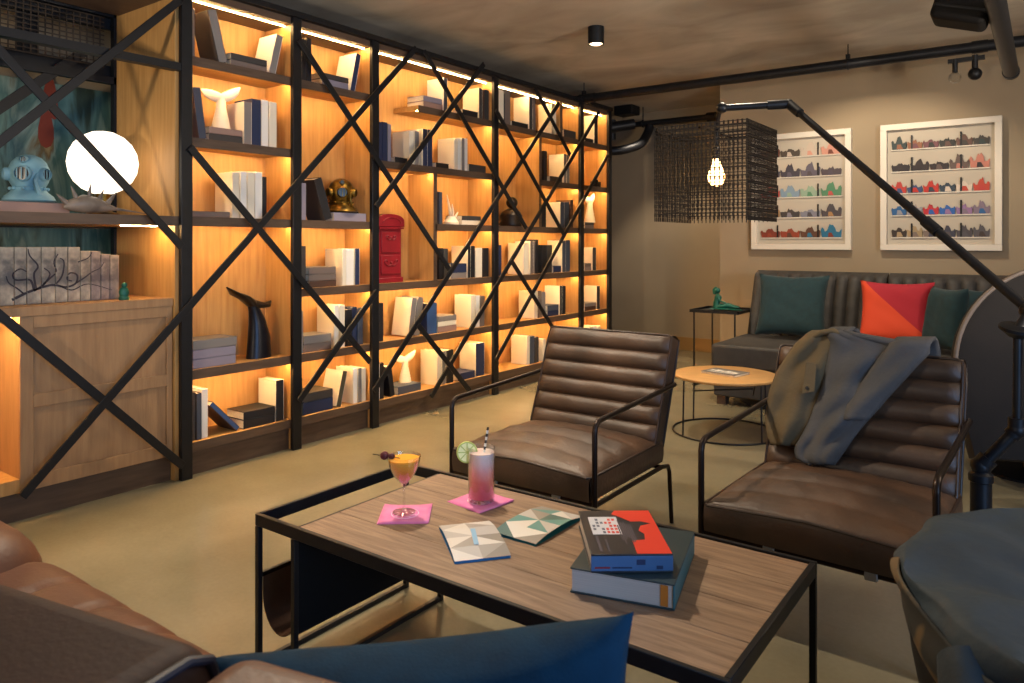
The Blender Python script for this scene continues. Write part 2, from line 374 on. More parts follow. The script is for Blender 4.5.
# ------------------------------------------------------------------ books
BC = {'cream': '#e3d6bd', 'white': '#e9e2d6', 'taupe': '#6e6058', 'dark grey': '#3a3735', 'black': '#17161a', 'navy': '#1d2a4a', 'slate': '#434a57', 'lilac grey': '#877f8b',
      'grey': '#7d7670', 'olive': '#45402f', 'rose': '#94776a', 'brown': '#4a3327', 'blue': '#33507c'}
def bmat(c): return mat('book_'+c.replace(' ', '_'), BC[c], .6, bump=.1, bscale=150)
XS = -3.722
SHN = {}
shelf_books = {}
def by(px, X=XS): return atX(px, 0, X).y
def bz(px, py, X=XS): return atX(px, py, X).z
def make_book(root, t, h, w, spine, side, out='spine'):
    """local: spine at x=0 facing +x, thickness along y (0..t), height z (0..h), width to -w"""
    c = B(); th = .0025
    c.box(-w, 0, 0, th, 0, h, 1).box(-w, 0, t-th, t, 0, h, 1).box(-th, 0, th, t-th, 0, h, 0)
    p = B().box(-w+.004, -th, th, t-th, .004, h-.004)
    if out == 'pages':
        M = Matrix.Translation((-w, t, 0)) @ Matrix.Rotation(PI, 4, 'Z'); c.bm.transform(M); p.bm.transform(M)
    obj('cover', c, [bmat(spine), bmat(side)], root, local=True, bevel=.0012, seg=1); obj('page_block', p, pages, root, local=True)
BAY = {'A': 'globe lamp side bay', 'B': 'brass helmet bay', 'C': 'red postbox bay', 'D': 'bronze bust bay', 'E': 'narrow end bay'}
ROWN = {('A', 5): 'top', ('A', 4): 'second', ('A', 3): 'third', ('A', 1): 'fourth', ('A', 0): 'bottom', ('B', 5): 'top', ('B', 3): 'second', ('B', 2): 'third', ('B', 1): 'fourth', ('B', 0): 'bottom'}
for bb in 'CDE':
    for k, n in zip((5, 4, 3, 2, 1, 0), ('top', 'second', 'third', 'fourth', 'fifth', 'bottom')): ROWN[(bb, k)] = n
ORD = ['first', 'second', 'third', 'fourth', 'fifth', 'sixth', 'seventh', 'eighth', 'ninth', 'tenth', 'eleventh', 'twelfth', 'thirteenth', 'fourteenth']
def shelf_z(bay, row): return (.168 if bay in 'CDE' else .18) if row == 0 else rows[row]
def put_books(bay, row, items):
    """items: ('s',x0,x1,ytop,spine,side[,w]) ('p',...) pages out; ('l',x0,x1,ytop,angle,spine,side) ; ('h',x0,x1,[(thick,color),...][,zoff])"""
    Z = shelf_z(bay, row)+.001; made = []
    for it in items:
        k = it[0]; y0, y1 = by(it[1]), by(it[2])
        if k in 'sp':
            h = bz((it[1]+it[2])/2, it[3])-Z; w = it[6] if len(it) > 6 else min(.17, max(.12, h*.72))
            r = thing('book', '', 'book', (XS+random.uniform(-.006, .003), y0+.0005, Z)); make_book(r, y1-y0-.001, h, w, it[4], it[5], 'pages' if k == 'p' else 'spine'); made.append((y0, 'upright', it[4], r))
        elif k == 'l':
            a = it[4]; h = (bz((it[1]+it[2])/2, it[3])-Z)/math.cos(R(a)); t = (y1-y0)*math.cos(R(a)); w = min(.17, h*.72)
            if a > 0: M = Matrix.Translation((XS, y1, Z)) @ Matrix.Rotation(-R(a), 4, 'X') @ Matrix.Translation((0, -t, 0))
            else: M = Matrix.Translation((XS, y0, Z)) @ Matrix.Rotation(-R(a), 4, 'X')
            r = thing('book', '', 'book', M=M); make_book(r, t, h, w, it[5], it[6]); made.append((y0, 'leaning', it[5], r))
        elif k == 'h':
            z = Z + (it[4] if len(it) > 4 else 0)
            for q, (t, c) in enumerate(it[3]):
                dy = random.uniform(0, .008); sd = c
                M = Matrix.Translation((XS+random.uniform(-.004, .004), y1-dy, z)) @ Matrix.Rotation(R(90), 4, 'X')
                r = thing('book', '', 'book', M=M); make_book(r, t, y1-y0-dy, .17, c, sd)
                # rotate so that thickness runs upward
                r.matrix_world = WM[r] = Matrix.Translation((XS, y1-dy, z)) @ Matrix.Rotation(R(90), 4, 'X')
                made.append((y0+q*1e-4, 'lying', c, r)); z += t+.0008
    made.sort(key=lambda m: m[0])
    for i, (yy, pose, c, r) in enumerate(made):
        if pose == 'lying':
            stack = [m for m in made if m[1] == 'lying' and abs(m[0]-yy) < .01]; n = len(stack); j = stack.index((yy, pose, c, r))
            wh = 'lying flat' if n == 1 else ('under its pile' if j == 0 else 'atop its pile' if j == n-1 else 'mid pile')
        else: wh = pose
        r['label'] = f"{c} book {wh}, {ORD[i]} from left, {ROWN[(bay,row)]} shelf, {BAY[bay]}"
        r['group'] = 'books on the bookcase shelves'
T = .03
put_books('A', 5, [('s', 191.5, 195.2, 8, 'taupe', 'taupe'), ('l', 219, 228, 14, -14, 'grey', 'dark grey'), ('h', 231, 267, [(.036, 'taupe'), (.036, 'dark grey')]), ('l', 268.5, 275.5, 34, 13, 'grey', 'white')])
put_books('A', 4, [('l', 199, 207, 89, -8, 'slate', 'taupe'), ('h', 209, 243, [(.038, 'dark grey'), (.036, 'rose')]), ('s', 244, 252, 102, 'grey', 'cream'), ('s', 252.2, 261.5, 99, 'navy', 'navy'), ('s', 262, 269, 100, 'white', 'cream'), ('s', 269.5, 277, 102, 'cream', 'cream')])
put_books('A', 3, [('h', 192, 231, [(.032, 'taupe')]), ('s', 232.5, 240, 172, 'cream', 'cream'), ('s', 240.3, 247, 171.5, 'white', 'cream'), ('s', 247.3, 254.5, 172, 'cream', 'cream'), ('s', 255, 262.5, 172, 'white', 'cream'), ('s', 263.2, 267, 177, 'black', 'black')])
put_books('A', 1, [('h', 193, 237, [(.05, 'lilac grey'), (.05, 'lilac grey'), (.05, 'grey')])])
put_books('A', 0, [('s', 191.5, 196, 393, 'dark grey', 'dark grey'), ('s', 196.3, 201.5, 393, 'slate', 'dark grey'), ('s', 202, 208.5, 389, 'white', 'white'), ('l', 236.5, 242.5, 400, -44, 'blue', 'brown'), ('h', 243.5, 275.5, [(.05, 'black'), (.045, 'black')]), ('s', 276.2, 284.5, 380, 'black', 'cream')])
put_books('B', 5, [('s', 302, 306.8, 39, 'black', 'dark grey'), ('s', 307.2, 312, 38, 'black', 'dark grey'), ('h', 322, 349, [(.045, 'lilac grey'), (.035, 'dark grey')]), ('l', 350, 355, 53, 12, 'navy', 'white')])
put_books('B', 3, [('s', 301, 306.5, 183, 'lilac grey', 'grey'), ('l', 325, 333, 181, -19, 'black', 'dark grey'), ('h', 334, 366.5, [(.055, 'lilac grey')])])
put_books('B', 2, [('s', 301, 306, 246, 'dark grey', 'dark grey'), ('h', 309, 336.5, [(.04, 'brown'), (.04, 'taupe'), (.045, 'taupe')]), ('s', 342, 346, 249, 'cream', 'cream'), ('s', 346.4, 354.6, 249, 'white', 'cream'), ('s', 355, 360, 248.5, 'navy', 'cream')])
put_books('B', 1, [('s', 301, 303.2, 311, 'grey', 'grey'), ('h', 304, 331.5, [(.05, 'taupe'), (.05, 'grey')]), ('s', 334, 339, 305, 'white', 'cream'), ('s', 339.4, 345, 305, 'cream', 'cream'), ('s', 346, 352, 309.5, 'black', 'black'), ('s', 352.4, 357.2, 307, 'navy', 'navy'), ('s', 357.6, 363, 308, 'slate', 'slate')])
put_books('B', 0, [('s', 301, 302.4, 378, 'black', 'black'), ('h', 303.2, 333.5, [(.075, 'navy'), (.055, 'dark grey')]), ('l', 336, 341, 373, 14, 'olive', 'cream'), ('s', 353.2, 357.6, 368, 'white', 'cream'), ('s', 358, 362, 368, 'grey', 'cream'), ('s', 362.4, 366.5, 368, 'cream', 'cream')])
put_books('C', 5, [('h', 423.5, 443, [(.045, 'rose'), (.04, 'lilac grey')]), ('s', 444, 448, 78, 'slate', 'white'), ('h', 462.5, 478, [(.05, 'black')]), ('s', 479.5, 483, 88, 'dark grey', 'cream'), ('s', 484.5, 489, 90, 'dark grey', 'brown')])
put_books('C', 4, [('s', 379, 383, 122, 'navy', 'navy'), ('s', 383.3, 387.8, 122, 'navy', 'navy'), ('s', 388.2, 392, 124, 'lilac grey', 'grey'), ('h', 395, 408, [(.04, 'black')]), ('s', 409.5, 414.5, 131, 'cream', 'cream'), ('s', 415, 419.5, 131, 'grey', 'cream'), ('s', 422.5, 427.5, 129, 'navy', 'cream'), ('s', 428, 433, 129.5, 'navy', 'navy'),
                  ('h', 436, 449, [(.038, 'black')]), ('s', 454, 457.2, 138, 'cream', 'cream'), ('s', 457.6, 461, 138, 'white', 'cream'), ('s', 461.4, 464.6, 138, 'grey', 'cream'), ('s', 465, 468, 138.5, 'white', 'cream'), ('h', 469, 486, [(.06, 'dark grey')])])
put_books('C', 3, [('s', 439, 442.3, 192, 'slate', 'slate'), ('h', 462, 481, [(.035, 'cream'), (.035, 'dark grey')])])
put_books('C', 2, [('s', 439.5, 443.5, 248, 'black', 'black'), ('s', 443.8, 448.2, 248.5, 'dark grey', 'black'), ('h', 451, 466.5, [(.045, 'grey'), (.07, 'navy')]), ('s', 468, 471, 246, 'black', 'cream'), ('s', 471.4, 475, 246, 'black', 'black'), ('s', 475.4, 482, 248, 'cream', 'cream'), ('s', 483, 488.6, 248, 'black', 'brown')])
put_books('C', 1, [('s', 379, 383.6, 303, 'black', 'dark grey'), ('l', 408, 413, 299, 9, 'grey', 'cream'), ('l', 414, 419.5, 298, 9, 'grey', 'grey'), ('s', 427, 437, 303, 'blue', 'navy'), ('h', 438, 457, [(.045, 'rose'), (.035, 'cream'), (.04, 'grey')]), ('s', 471, 475.5, 295, 'cream', 'cream'), ('s', 476, 480, 295.5, 'white', 'cream'), ('s', 480.4, 485, 296, 'taupe', 'taupe')])
put_books('C', 0, [('s', 378.6, 380, 364, 'white', 'grey'), ('s', 380.3, 384.5, 363, 'black', 'dark grey'), ('l', 390.5, 395, 366, -9, 'black', 'black'), ('h', 398, 421, [(.055, 'slate')]), ('s', 437.5, 442, 351, 'cream', 'cream'), ('s', 442.4, 446.5, 351, 'grey', 'cream'), ('s', 447.5, 454, 350, 'black', 'dark grey'), ('h', 458, 475, [(.055, 'navy')]), ('s', 476.2, 485, 343, 'navy', 'cream')])
put_books('D', 5, [('s', 499, 504, 90, 'cream', 'cream'), ('s', 505.2, 511, 90, 'taupe', 'dark grey'), ('h', 512, 528.5, [(.045, 'black')]), ('s', 529.6, 533, 96.5, 'dark grey', 'cream'), ('s', 533.3, 536, 97, 'taupe', 'taupe'), ('s', 552, 556.4, 104, 'cream', 'cream', .15), ('h', 564, 575.8, [(.075, 'dark grey')])])
put_books('D', 4, [('s', 544, 547, 151, 'black', 'black'), ('h', 550, 562.5, [(.05, 'dark grey')]), ('s', 564, 566.6, 154, 'grey', 'cream'), ('s', 567, 570, 155, 'grey', 'cream')])
put_books('D', 3, [('s', 542.6, 546.6, 205, 'black', 'black'), ('s', 560.5, 564.7, 202, 'slate', 'cream'), ('s', 565.1, 569.5, 202, 'slate', 'slate'), ('s', 571, 573, 200, 'brown', 'brown')])
put_books('D', 2, [('s', 499, 502, 245, 'navy', 'navy'), ('s', 524, 529.3, 243, 'cream', 'cream'), ('s', 530, 533.2, 241, 'taupe', 'cream'), ('s', 533.6, 535.2, 241, 'taupe', 'taupe'), ('s', 536, 539, 239.5, 'black', 'black'), ('s', 542, 547, 245, 'black', 'black'), ('s', 547.4, 552.6, 245, 'dark grey', 'dark grey'), ('h', 553.3, 561.4, [(.06, 'navy')]), ('s', 562, 565.7, 240.5, 'slate', 'cream'), ('s', 566, 570, 240, 'slate', 'slate')])
put_books('D', 1, [('s', 534.5, 538, 291, 'cream', 'cream'), ('s', 538.5, 542, 291, 'taupe', 'taupe'), ('s', 542.4, 546, 292, 'grey', 'grey'), ('h', 547.5, 559, [(.05, 'navy'), (.05, 'slate')]), ('s', 560, 562.6, 286, 'dark grey', 'cream'), ('s', 563, 565.5, 286, 'black', 'black')])
put_books('D', 0, [('s', 526.4, 529.6, 336, 'cream', 'cream'), ('s', 530, 534.4, 336, 'slate', 'slate'), ('s', 535, 538.6, 337, 'dark grey', 'dark grey'), ('s', 543, 546, 339, 'cream', 'cream')])
put_books('E', 5, [('h', 585, 593.5, [(.04, 'black')]), ('s', 594.4, 598, 115.5, 'black', 'cream')])
put_books('E', 3, [('h', 585, 594, [(.03, 'taupe'), (.03, 'dark grey')])])
put_books('E', 2, [('h', 585, 591.5, [(.035, 'grey'), (.035, 'taupe')]), ('s', 592.3, 596, 247.5, 'dark grey', 'cream')])
put_books('E', 1, [('h', 585, 596.4, [(.04, 'brown'), (.035, 'grey')]), ('s', 597, 600.3, 286, 'dark grey', 'cream')])
put_books('E', 0, [('s', 590, 593, 327, 'cream', 'cream'), ('s', 593.4, 597, 326, 'white', 'cream'), ('s', 597.4, 600.5, 326, 'cream', 'cream')])

# octopus books on the cabinet worktop
ob = [(-14, 0, 247), (0, 14.5, 247), (14.5, 27, 247), (27, 41.5, 247), (41.5, 55.5, 247), (55.5, 68, 247), (68, 80.5, 247), (80.5, 91, 251), (91, 101, 251), (101, 110, 254), (110, 119.5, 255)]
OX = -3.86
stone = mat('printed_spine', '#6b645c', .7, color2='#b3a58f', scale=13, contrast=(.38, .62))
stonewash = mat('printed_spine_dark', '#565050', .7, color2='#978a82', scale=13, contrast=(.38, .62))
ink = mat('print_ink', '#322b30', .7)
curves = []
def arc(pts, n=24):
    out = []
    for i in range(len(pts)-1):
        p0 = pts[max(i-1, 0)]; p1 = pts[i]; p2 = pts[i+1]; p3 = pts[min(i+2, len(pts)-1)]
        for k in range(n):
            t = k/n
            out.append(tuple(.5*((2*p1[j])+(-p0[j]+p2[j])*t+(2*p0[j]-5*p1[j]+4*p2[j]-p3[j])*t*t+(-p0[j]+3*p1[j]-3*p2[j]+p3[j])*t*t*t) for j in range(len(p1))))
    out.append(tuple(pts[-1])); return out
tent = [([(12, 300), (24, 294), (34, 290), (52, 285), (66, 287), (76, 283), (77, 275), (70, 273), (67, 279), (72, 281)], 1.5), ([(34, 290), (30, 280), (16, 280), (13, 274), (20, 269), (27, 272)], 1.2),
        ([(36, 288), (34, 274), (38, 266), (30, 256), (28, 249)], 1.1), ([(40, 288), (48, 280), (56, 272), (54, 262), (58, 254)], 1.1), ([(54, 286), (62, 276), (64, 262), (60, 258)], 1.0),
        ([(76, 283), (84, 278), (92, 272), (100, 268), (104, 262)], .9), ([(24, 294), (18, 289), (9, 283), (6, 276)], .9), ([(34, 291), (44, 284), (50, 274), (44, 268)], 1.0), ([(60, 286), (72, 290), (88, 284), (112, 290)], .8), ([(78, 262), (88, 258), (92, 252)], .8)]
segs = []
for pts, w in tent:
    cs = arc(pts, 10); n = len(cs)
    for i in range(n-1): segs.append((cs[i], cs[i+1], w*(1-.6*i/n)))
for i, (a, b_, yt) in enumerate(ob):
    y0, y1 = by(a, OX), by(b_, OX); zt = bz((a+b_)/2, yt, OX)
    r = thing('book', f"tall grey book, {ORD[i]} from left in the row printed with an octopus" if i else 'tall grey book at the far left end of the octopus row, cut by the frame', 'book', (OX, y0+.0008, .958), group='octopus books on the cabinet top')
    t = y1-y0-.0025; h = zt-.958
    c = B().box(-.19, 0, 0, t, 0, h)
    obj('cover', c, [stonewash if i > 7 else stone], r, local=True, bevel=.003)
    p = B(); any_ = False
    for s0, s1, w in segs:
        if (s0[0]+s1[0])/2 < a or (s0[0]+s1[0])/2 > b_: continue
        q0, q1 = atX(s0[0], s0[1], OX+.0008), atX(s1[0], s1[1], OX+.0008)
        if min(q0.z, q1.z) < .965 or max(q0.z, q1.z) > zt-.003: continue
        q0.y = min(max(q0.y, y0+.002), y1-.003); q1.y = min(max(q1.y, y0+.002), y1-.003)
        if (q1-q0).length < 1e-4: continue
        p.bar(q0, q1, .0016, w*.0085); any_ = True
    if any_: obj('spine_print', p, [ink], r)

# ------------------------------------------------------------------ ornaments on the shelves
def helmet(root, s, m, dark, fx=.76):
    b = B().lathe([(.0, .02), (.62, .02), (.66, .05), (.6, .14), (.5, .2), (.42, .27), (.44, .32), (.40, .34), (.47, .44), (.52, .58), (.50, .72), (.43, .86), (.30, .97), (.12, 1.03), (0, 1.04)], n=32)
    SX = Matrix.Diagonal((fx, fx, 1, 1)); b.bm.transform(SX)
    obj_(b, s); obj('helmet_bowl', b, m, root, local=True, smooth=50)
    for ang, z, r in ((0, .6, .17), (62, .6, .14), (-62, .6, .14), (0, .9, .08)):
        a = R(ang); d = Vector((math.cos(a), math.sin(a), 0)); M = Vector((0, 0, 1)).rotation_difference(d).to_matrix().to_4x4()
        w = B().lathe([(r, 0), (r, .1), (r*.82, .13), (r*.8, .06), (0, .06)], d*(.45 if z < .8 else .34)*fx+Vector((0, 0, z)), 20, M); obj_(w, s); pt = obj('porthole', w, m, root, local=True)
        g = B().lathe([(r*.78, .065), (0, .068)], d*(.45 if z < .8 else .34)*fx+Vector((0, 0, z)), 16, M); 
        for k in (-1, 0, 1):
            side = Vector((-d.y, d.x, 0)); c = d*((.45 if z < .8 else .34)*fx+.11)+Vector((0, 0, z))
            g.bar(c+side*k*r*.5-Vector((0, 0, r*.7)), c+side*k*r*.5+Vector((0, 0, r*.7)), r*.1, r*.1, up=tuple(d), mi=1)
        obj_(g, s); obj('grille', g, [dark, m], pt, local=True)
    for k in range(10):
        a = 2*PI*k/10; cb = B().ball((.45*math.cos(a)*fx, .45*math.sin(a)*fx, .3), .04, 8); obj_(cb, s); obj('collar_bolt', cb, m, root, local=True)
    col = B()
    col.tube([(.3, .42, .1), (.46, .36, .25), (.5, .3, .45), (.4, .34, .6)], .05, 8)
    col.bm.transform(SX)
    obj_(col, s); obj('air_hose', col, m, root, local=True)
def obj_(b, s): b.bm.transform(Matrix.Scale(s, 4))
dark_glass = mat('dark_porthole', '#22262a', .3)

# helmet blue grey on two books, left bay
hx = -4.0
hp = atX(29, 205, hx)
pz = 1.386
y0, y1 = by(-30, -3.9), by(66, -3.9)
for q, (z0, c, lab) in enumerate(((pz, 'rose', 'pale taupe book lying under the blue-grey diving helmet'),)):
    r = thing('book', lab, 'book', M=Matrix.Translation((-3.86, y1, z0)) @ Matrix.Rotation(R(90), 4, 'X')); make_book(r, .052, y1-y0-.06, .24, 'rose', 'grey')
pz += .053
s = (bz(29, 154, hx)-pz)/1.05
r = thing('diving_helmet', 'blue-grey diving helmet ornament on a book, left of the globe lamp', 'ornament', (hx, hp.y, pz), R(-38)); helmet(r, s, verdigris, dark_glass)
# brass helmet
bp_ = atX(341, 210, -3.80); zb = rows[3]+.0575
r = thing('diving_helmet', 'small brass diving helmet standing on a pale book beside a leaning book', 'ornament', (-3.80, bp_.y, zb), R(-35)); helmet(r, (bz(341, 178, -3.80)-zb)/1.05, brass, dark_glass)
b = B().prism([(-3.83, by(358.5), zb+.001), (-3.83, by(365.5), zb+.001), (-3.83, by(359.5), zb+.035)], (.05, 0, 0)); tag(obj('book_wedge', b, blacksoft, bevel=.003), 'small black wedge beside the brass diving helmet', 'ornament')

# globe lamp
gx = -3.98; gc = atX(103, 163, gx); gr = 32/F_PX*((gc-CAMP).dot(Vector((-S_, C_, 0))))
r = thing('globe_lamp', 'glowing white glass globe table lamp on the shelf in front of the mural', 'lamp', (gc.x, gc.y, 1.386))
obj('glass_globe', B().ball(gc, gr, 40), emit('lamp_globe', '#fff0d8', 2.2), r, smooth=60)
obj('base', B().lathe([(.075, 0), (.078, .012), (.05, .02), (.03, .03), (.035, gc.z-gr-1.386+.012)], (gc.x, gc.y, 1.3865), 24), brass, r)
# horned driftwood figurine
hc = atX(90, 212, -3.80); hc.z = 1.386
r = thing('shell_ornament', 'grey-brown spiny sea shell ornament in front of the globe lamp', 'ornament', tuple(hc))
shellm = mat('shell', '#5b5148', .5, color2='#8a7b6b', scale=14)
b = B().loft([(0, -.12, .03), (0, -.09, .04), (0, -.03, .05), (0, .03, .045), (0, .08, .035), (0, .13, .03)], [.006, .028, .045, .038, .022, .006], 14)
obj('body', b, shellm, r, local=True)
for (y, a, l) in ((-.05, -25, .07), (-.01, 5, .075), (.03, 22, .06), (.075, 35, .06), (-.1, -50, .05), (.0, 60, .05)):
    p0 = Vector((0, y, .045)); d = Vector((.1, math.sin(R(a)), math.cos(R(a))))
    obj('spike', B().loft([p0, p0+d*l*.8, p0+d*l*1.4], [.016, .009, .001], 8), shellm, r, local=True)
obj('tail', B().loft([(0, .12, .03), (.02, .19, .02), (.03, .26, .01)], [.008, .004, .002], 8), shellm, r, local=True)
# small green figure on cabinet top
gp = atX(124, 297, -3.78); r = thing('figurine', 'small green figurine at the right end of the octopus books', 'ornament', (gp.x, gp.y, .958))
obj('body', B().lathe([(.024, 0), (.026, .01), (.02, .02), (.024, .04), (.018, .058), (.01, .064)], n=16), green_p, r, local=True)
obj('head', B().ball((.004, 0, .074), .014, 14), green_p, r, local=True)

def whale_tail(root, w, h, m, lean=0, base=True):
    """fluke spans y, height z"""
    b = B()
    b.loft([(0, 0, 0), (0, lean*.2, h*.25), (0, lean*.6, h*.5), (0, lean, h*.72)], [(h*.17, h*.22), (h*.13, h*.17), (h*.10, h*.11), (h*.09, h*.11)], 16, up=(0, 1, 0))
    obj('stalk', b, m, root, local=True, smooth=60)
    for sgn in (-1, 1):
        path = [(0, lean+sgn*w*k*.5, h*(.72+f*(1.0 if sgn > 0 else .55))) for k, f in ((0, 0), (.3, .05), (.6, .12), (.85, .2), (1.05, .29))]
        q = B().loft(path, [(h*.09, h*.10), (h*.08, h*.12), (h*.055, h*.115), (h*.03, h*.08), (h*.006, h*.015)], 14, up=(0, 0, 1))
        obj('fluke', q, m, root, local=True, smooth=60)
wz = rows[4]+.0765
yy = by(221, -3.80); hh = bz(221, 86, -3.8)-wz
r = thing('whale_tail', 'white whale tail sculpture on flat books, beside the globe lamp bay', 'sculpture', (-3.80, yy, wz), R(-20)); whale_tail(r, .20, hh, white_p)
yy = by(253, -3.80); z0 = rows[1]+.001; hh = bz(253, 292, -3.8)-z0
r = thing('whale_tail', 'large black bronze whale tail sculpture beside three lying books', 'sculpture', (-3.80, yy+.04, z0), R(12))
b = B(); b.loft([(0, 0, 0), (0, .0, hh*.3), (0, -.015, hh*.55), (0, -.04, hh*.74), (0, -.06, hh*.84)], [(.06, .085), (.055, .075), (.045, .055), (.03, .035), (.025, .025)], 16, up=(0, 1, 0)); obj('stalk', b, blue_bronze, r, local=True, smooth=60)
b = B(); b.loft([(0, -.05, hh*.82), (0, -.12, hh*.93), (0, -.19, hh*1.0), (0, -.25, hh*1.1)], [(.03, .03), (.05, .018), (.045, .012), (.006, .004)], 12, up=(0, 0, 1)); obj('fluke', b, bronze, r, local=True, smooth=60)
b = B(); b.loft([(0, -.05, hh*.82), (0, .0, hh*.80), (0, .05, hh*.78), (0, .10, hh*.84)], [(.03, .03), (.05, .02), (.045, .014), (.006, .004)], 12, up=(0, 0, 1)); obj('fluke', b, bronze, r, local=True, smooth=60)
yy = by(405, -3.82); z0 = .168+.057; hh = bz(405, 352, -3.8)-z0
r = thing('whale_tail', 'white whale tail sculpture on the bottom shelf below the red postbox', 'sculpture', (-3.82, yy, z0), R(-15)); whale_tail(r, .17, hh, white_p)
yy = by(588, -3.82); z0 = rows[3]+.063; hh = bz(588, 193, -3.8)-z0
r = thing('whale_tail', 'slender white whale tail sculpture in the narrow end bay', 'sculpture', (-3.80, yy, z0), R(-15)); whale_tail(r, .12, hh, white_p)
# white coral, bay C
yy = by(451, -3.80); z0 = rows[3]+.001
r = thing('coral_sculpture', 'white branching coral sculpture right of the divider near the postbox', 'sculpture', (-3.80, yy, z0))
obj('base', B().lathe([(.06, 0), (.062, .02), (.04, .05), (.02, .07)], n=16), white_p, r, local=True)
for (dy, dz, dx) in ((-.06, .2, .01), (-.02, .13, .03), (.03, .11, -.01), (.06, .07, .02)):
    obj('branch', B().loft([(0, 0, .03), (dx, dy*.5, .03+dz*.5), (dx, dy, .03+dz)], [.014, .01, .004], 8), white_p, r, local=True)
# dark bronze figure, bay D
yy = by(511, -3.80); z0 = rows[3]+.001; hh = bz(511, 197, -3.8)-z0
r = thing('bronze_bust', 'dark bronze bust on the shelf between crossed braces', 'sculpture', (-3.80, yy, z0))
obj('body', B().lathe([(.10, 0), (.11, .02), (.09, .05), (.10, hh*.35), (.08, hh*.5), (.035, hh*.6)], n=18), bronze, r, local=True, smooth=60)
obj('head', B().ball((.01, 0, hh*.8), hh*.2, 18), bronze, r, local=True, smooth=60)
# small vintage camera, bay E
yy = by(593, -3.80); z0 = rows[4]+.001
r = thing('vintage_camera', 'small black box camera in the narrow end bay', 'camera', (-3.77, yy, z0))
obj('body', B().box(-.03, .03, -.06, .06, 0, .06), blacksoft, r, local=True, bevel=.005)
obj('lens', B().lathe([(.024, .03), (.024, .05), (.018, .052), (.016, .045), (0, .045)], (0, 0, .03), 20, Matrix.Rotation(R(90), 4, 'Y')), steel_gloss, r, local=True)
obj('viewfinder', B().box(-.02, .02, -.02, .02, .06, .078), blacksoft, r, local=True, bevel=.002)
# red postbox
PX = -3.735
py0, py1 = by(377.5, PX), by(402.5, PX); pz0 = rows[2]+.001; pz1 = bz(392, 219, PX)
cyb = (py0+py1)/2; wb_ = (py1-py0)
r = thing('postbox', 'red cast metal postbox with arched top standing in the bookcase', 'postbox', (PX-.05, cyb, pz0))
obj('body', B().box(PX-.13, PX, py0+.012, py1-.012, pz0+.03, pz1-.05), red_paint, r, bevel=.004)
obj('base', B().box(PX-.135, PX+.008, py0, py1, pz0, pz0+.035), red_paint, r, bevel=.004)
cap = [(PX-.14, cyb+wb_*.53*math.cos(t), pz1-.02+.055*max(0, math.sin(t))**.8) for t in [PI*k/16 for k in range(17)]]+[(PX-.14, cyb-wb_*.53, pz1-.055), (PX-.14, cyb+wb_*.53, pz1-.055)]
obj('arched_cap', B().prism(cap, (.155, 0, 0)), red_paint, r, bevel=.004)
orn = B()
a0 = [(PX+.018, cyb+wb_*.36*math.cos(t), pz1-.03+.04*math.sin(t)) for t in [PI*k/14 for k in range(15)]]; orn.tube(a0, .004, 6)
orn.box(PX+.0, PX+.018, py0+.004, py1-.004, pz1-.07, pz1-.058)
obj('cornice', orn, red_paint, r)
obj('door', B().box(PX, PX+.008, py0+.03, py1-.03, pz0+.06, pz0+.19), red_paint, r, bevel=.003)
obj('letter_plate', B().box(PX, PX+.008, py0+.03, py1-.03, pz0+.21, pz1-.09), red_paint, r, bevel=.003)
for (zz, sc) in ((pz1-.13, .7), (pz0+.14, 1.0)):
    sw = B()
    for sg in (-1, 1):
        sw.tube(arc([(PX+.011, cyb, zz-.012*sc), (PX+.012, cyb+sg*.03*sc, zz-.02*sc), (PX+.012, cyb+sg*.065*sc, zz+.005), (PX+.012, cyb+sg*.05*sc, zz+.02*sc), (PX+.012, cyb+sg*.035*sc, zz+.008*sc)], 6), .004, 6)
    sw.ball((PX+.011, cyb, zz), .01, 10)
    obj('scroll_ornament', sw, red_paint, r)
# ------------------------------------------------------------------ coffee table
TX0, TX1, TY0, TY1, TZ = -1.895, -.472, 1.318, 1.95, .45
ct = thing('coffee_table', 'low coffee table with weathered wood top and black steel tray frame', 'table', ((TX0+TX1)/2, (TY0+TY1)/2, 0))
WX0 = -1.717
rt = .014
obj('rim', B().box(TX0, TX1, TY0, TY0+rt, TZ-.035, TZ).box(TX0, TX1, TY1-rt, TY1, TZ-.035, TZ).box(TX0, TX0+rt, TY0+rt, TY1-rt, TZ-.035, TZ).box(TX1-rt, TX1, TY0+rt, TY1-rt, TZ-.035, TZ)
    .box(WX0-.012, WX0-.001, TY0+rt, TY1-rt, TZ-.035, TZ-.008), steel, ct, bevel=.0015, seg=1)
tw = tablewood()
pw = (TY1-TY0-2*rt)/4
for k in range(4):
    y = TY0+rt+k*pw
    obj('plank', B().box(WX0, TX1-rt-.0005, y+.0006, y+pw-.0006, TZ-.03, TZ-.006), tw, ct, bevel=.001, seg=1)
for x in (TX0, WX0-.012, TX1-.016):
    for y in (TY0, TY1-.016): obj('leg', B().box(x, x+.016, y, y+.016, 0, TZ-.036), steel, ct, bevel=.001, seg=1)
for x in (TX0, WX0-.012, TX1-.016): obj('lower_rail', B().box(x+.001, x+.015, TY0+.016, TY1-.016, .002, .016), steel, ct)
sling = mat('sling_leather', '#3a2416', .5, color2='#4a2e1c', scale=10, bump=.3, bscale=80, bdist=.003)
zs = TZ-.16
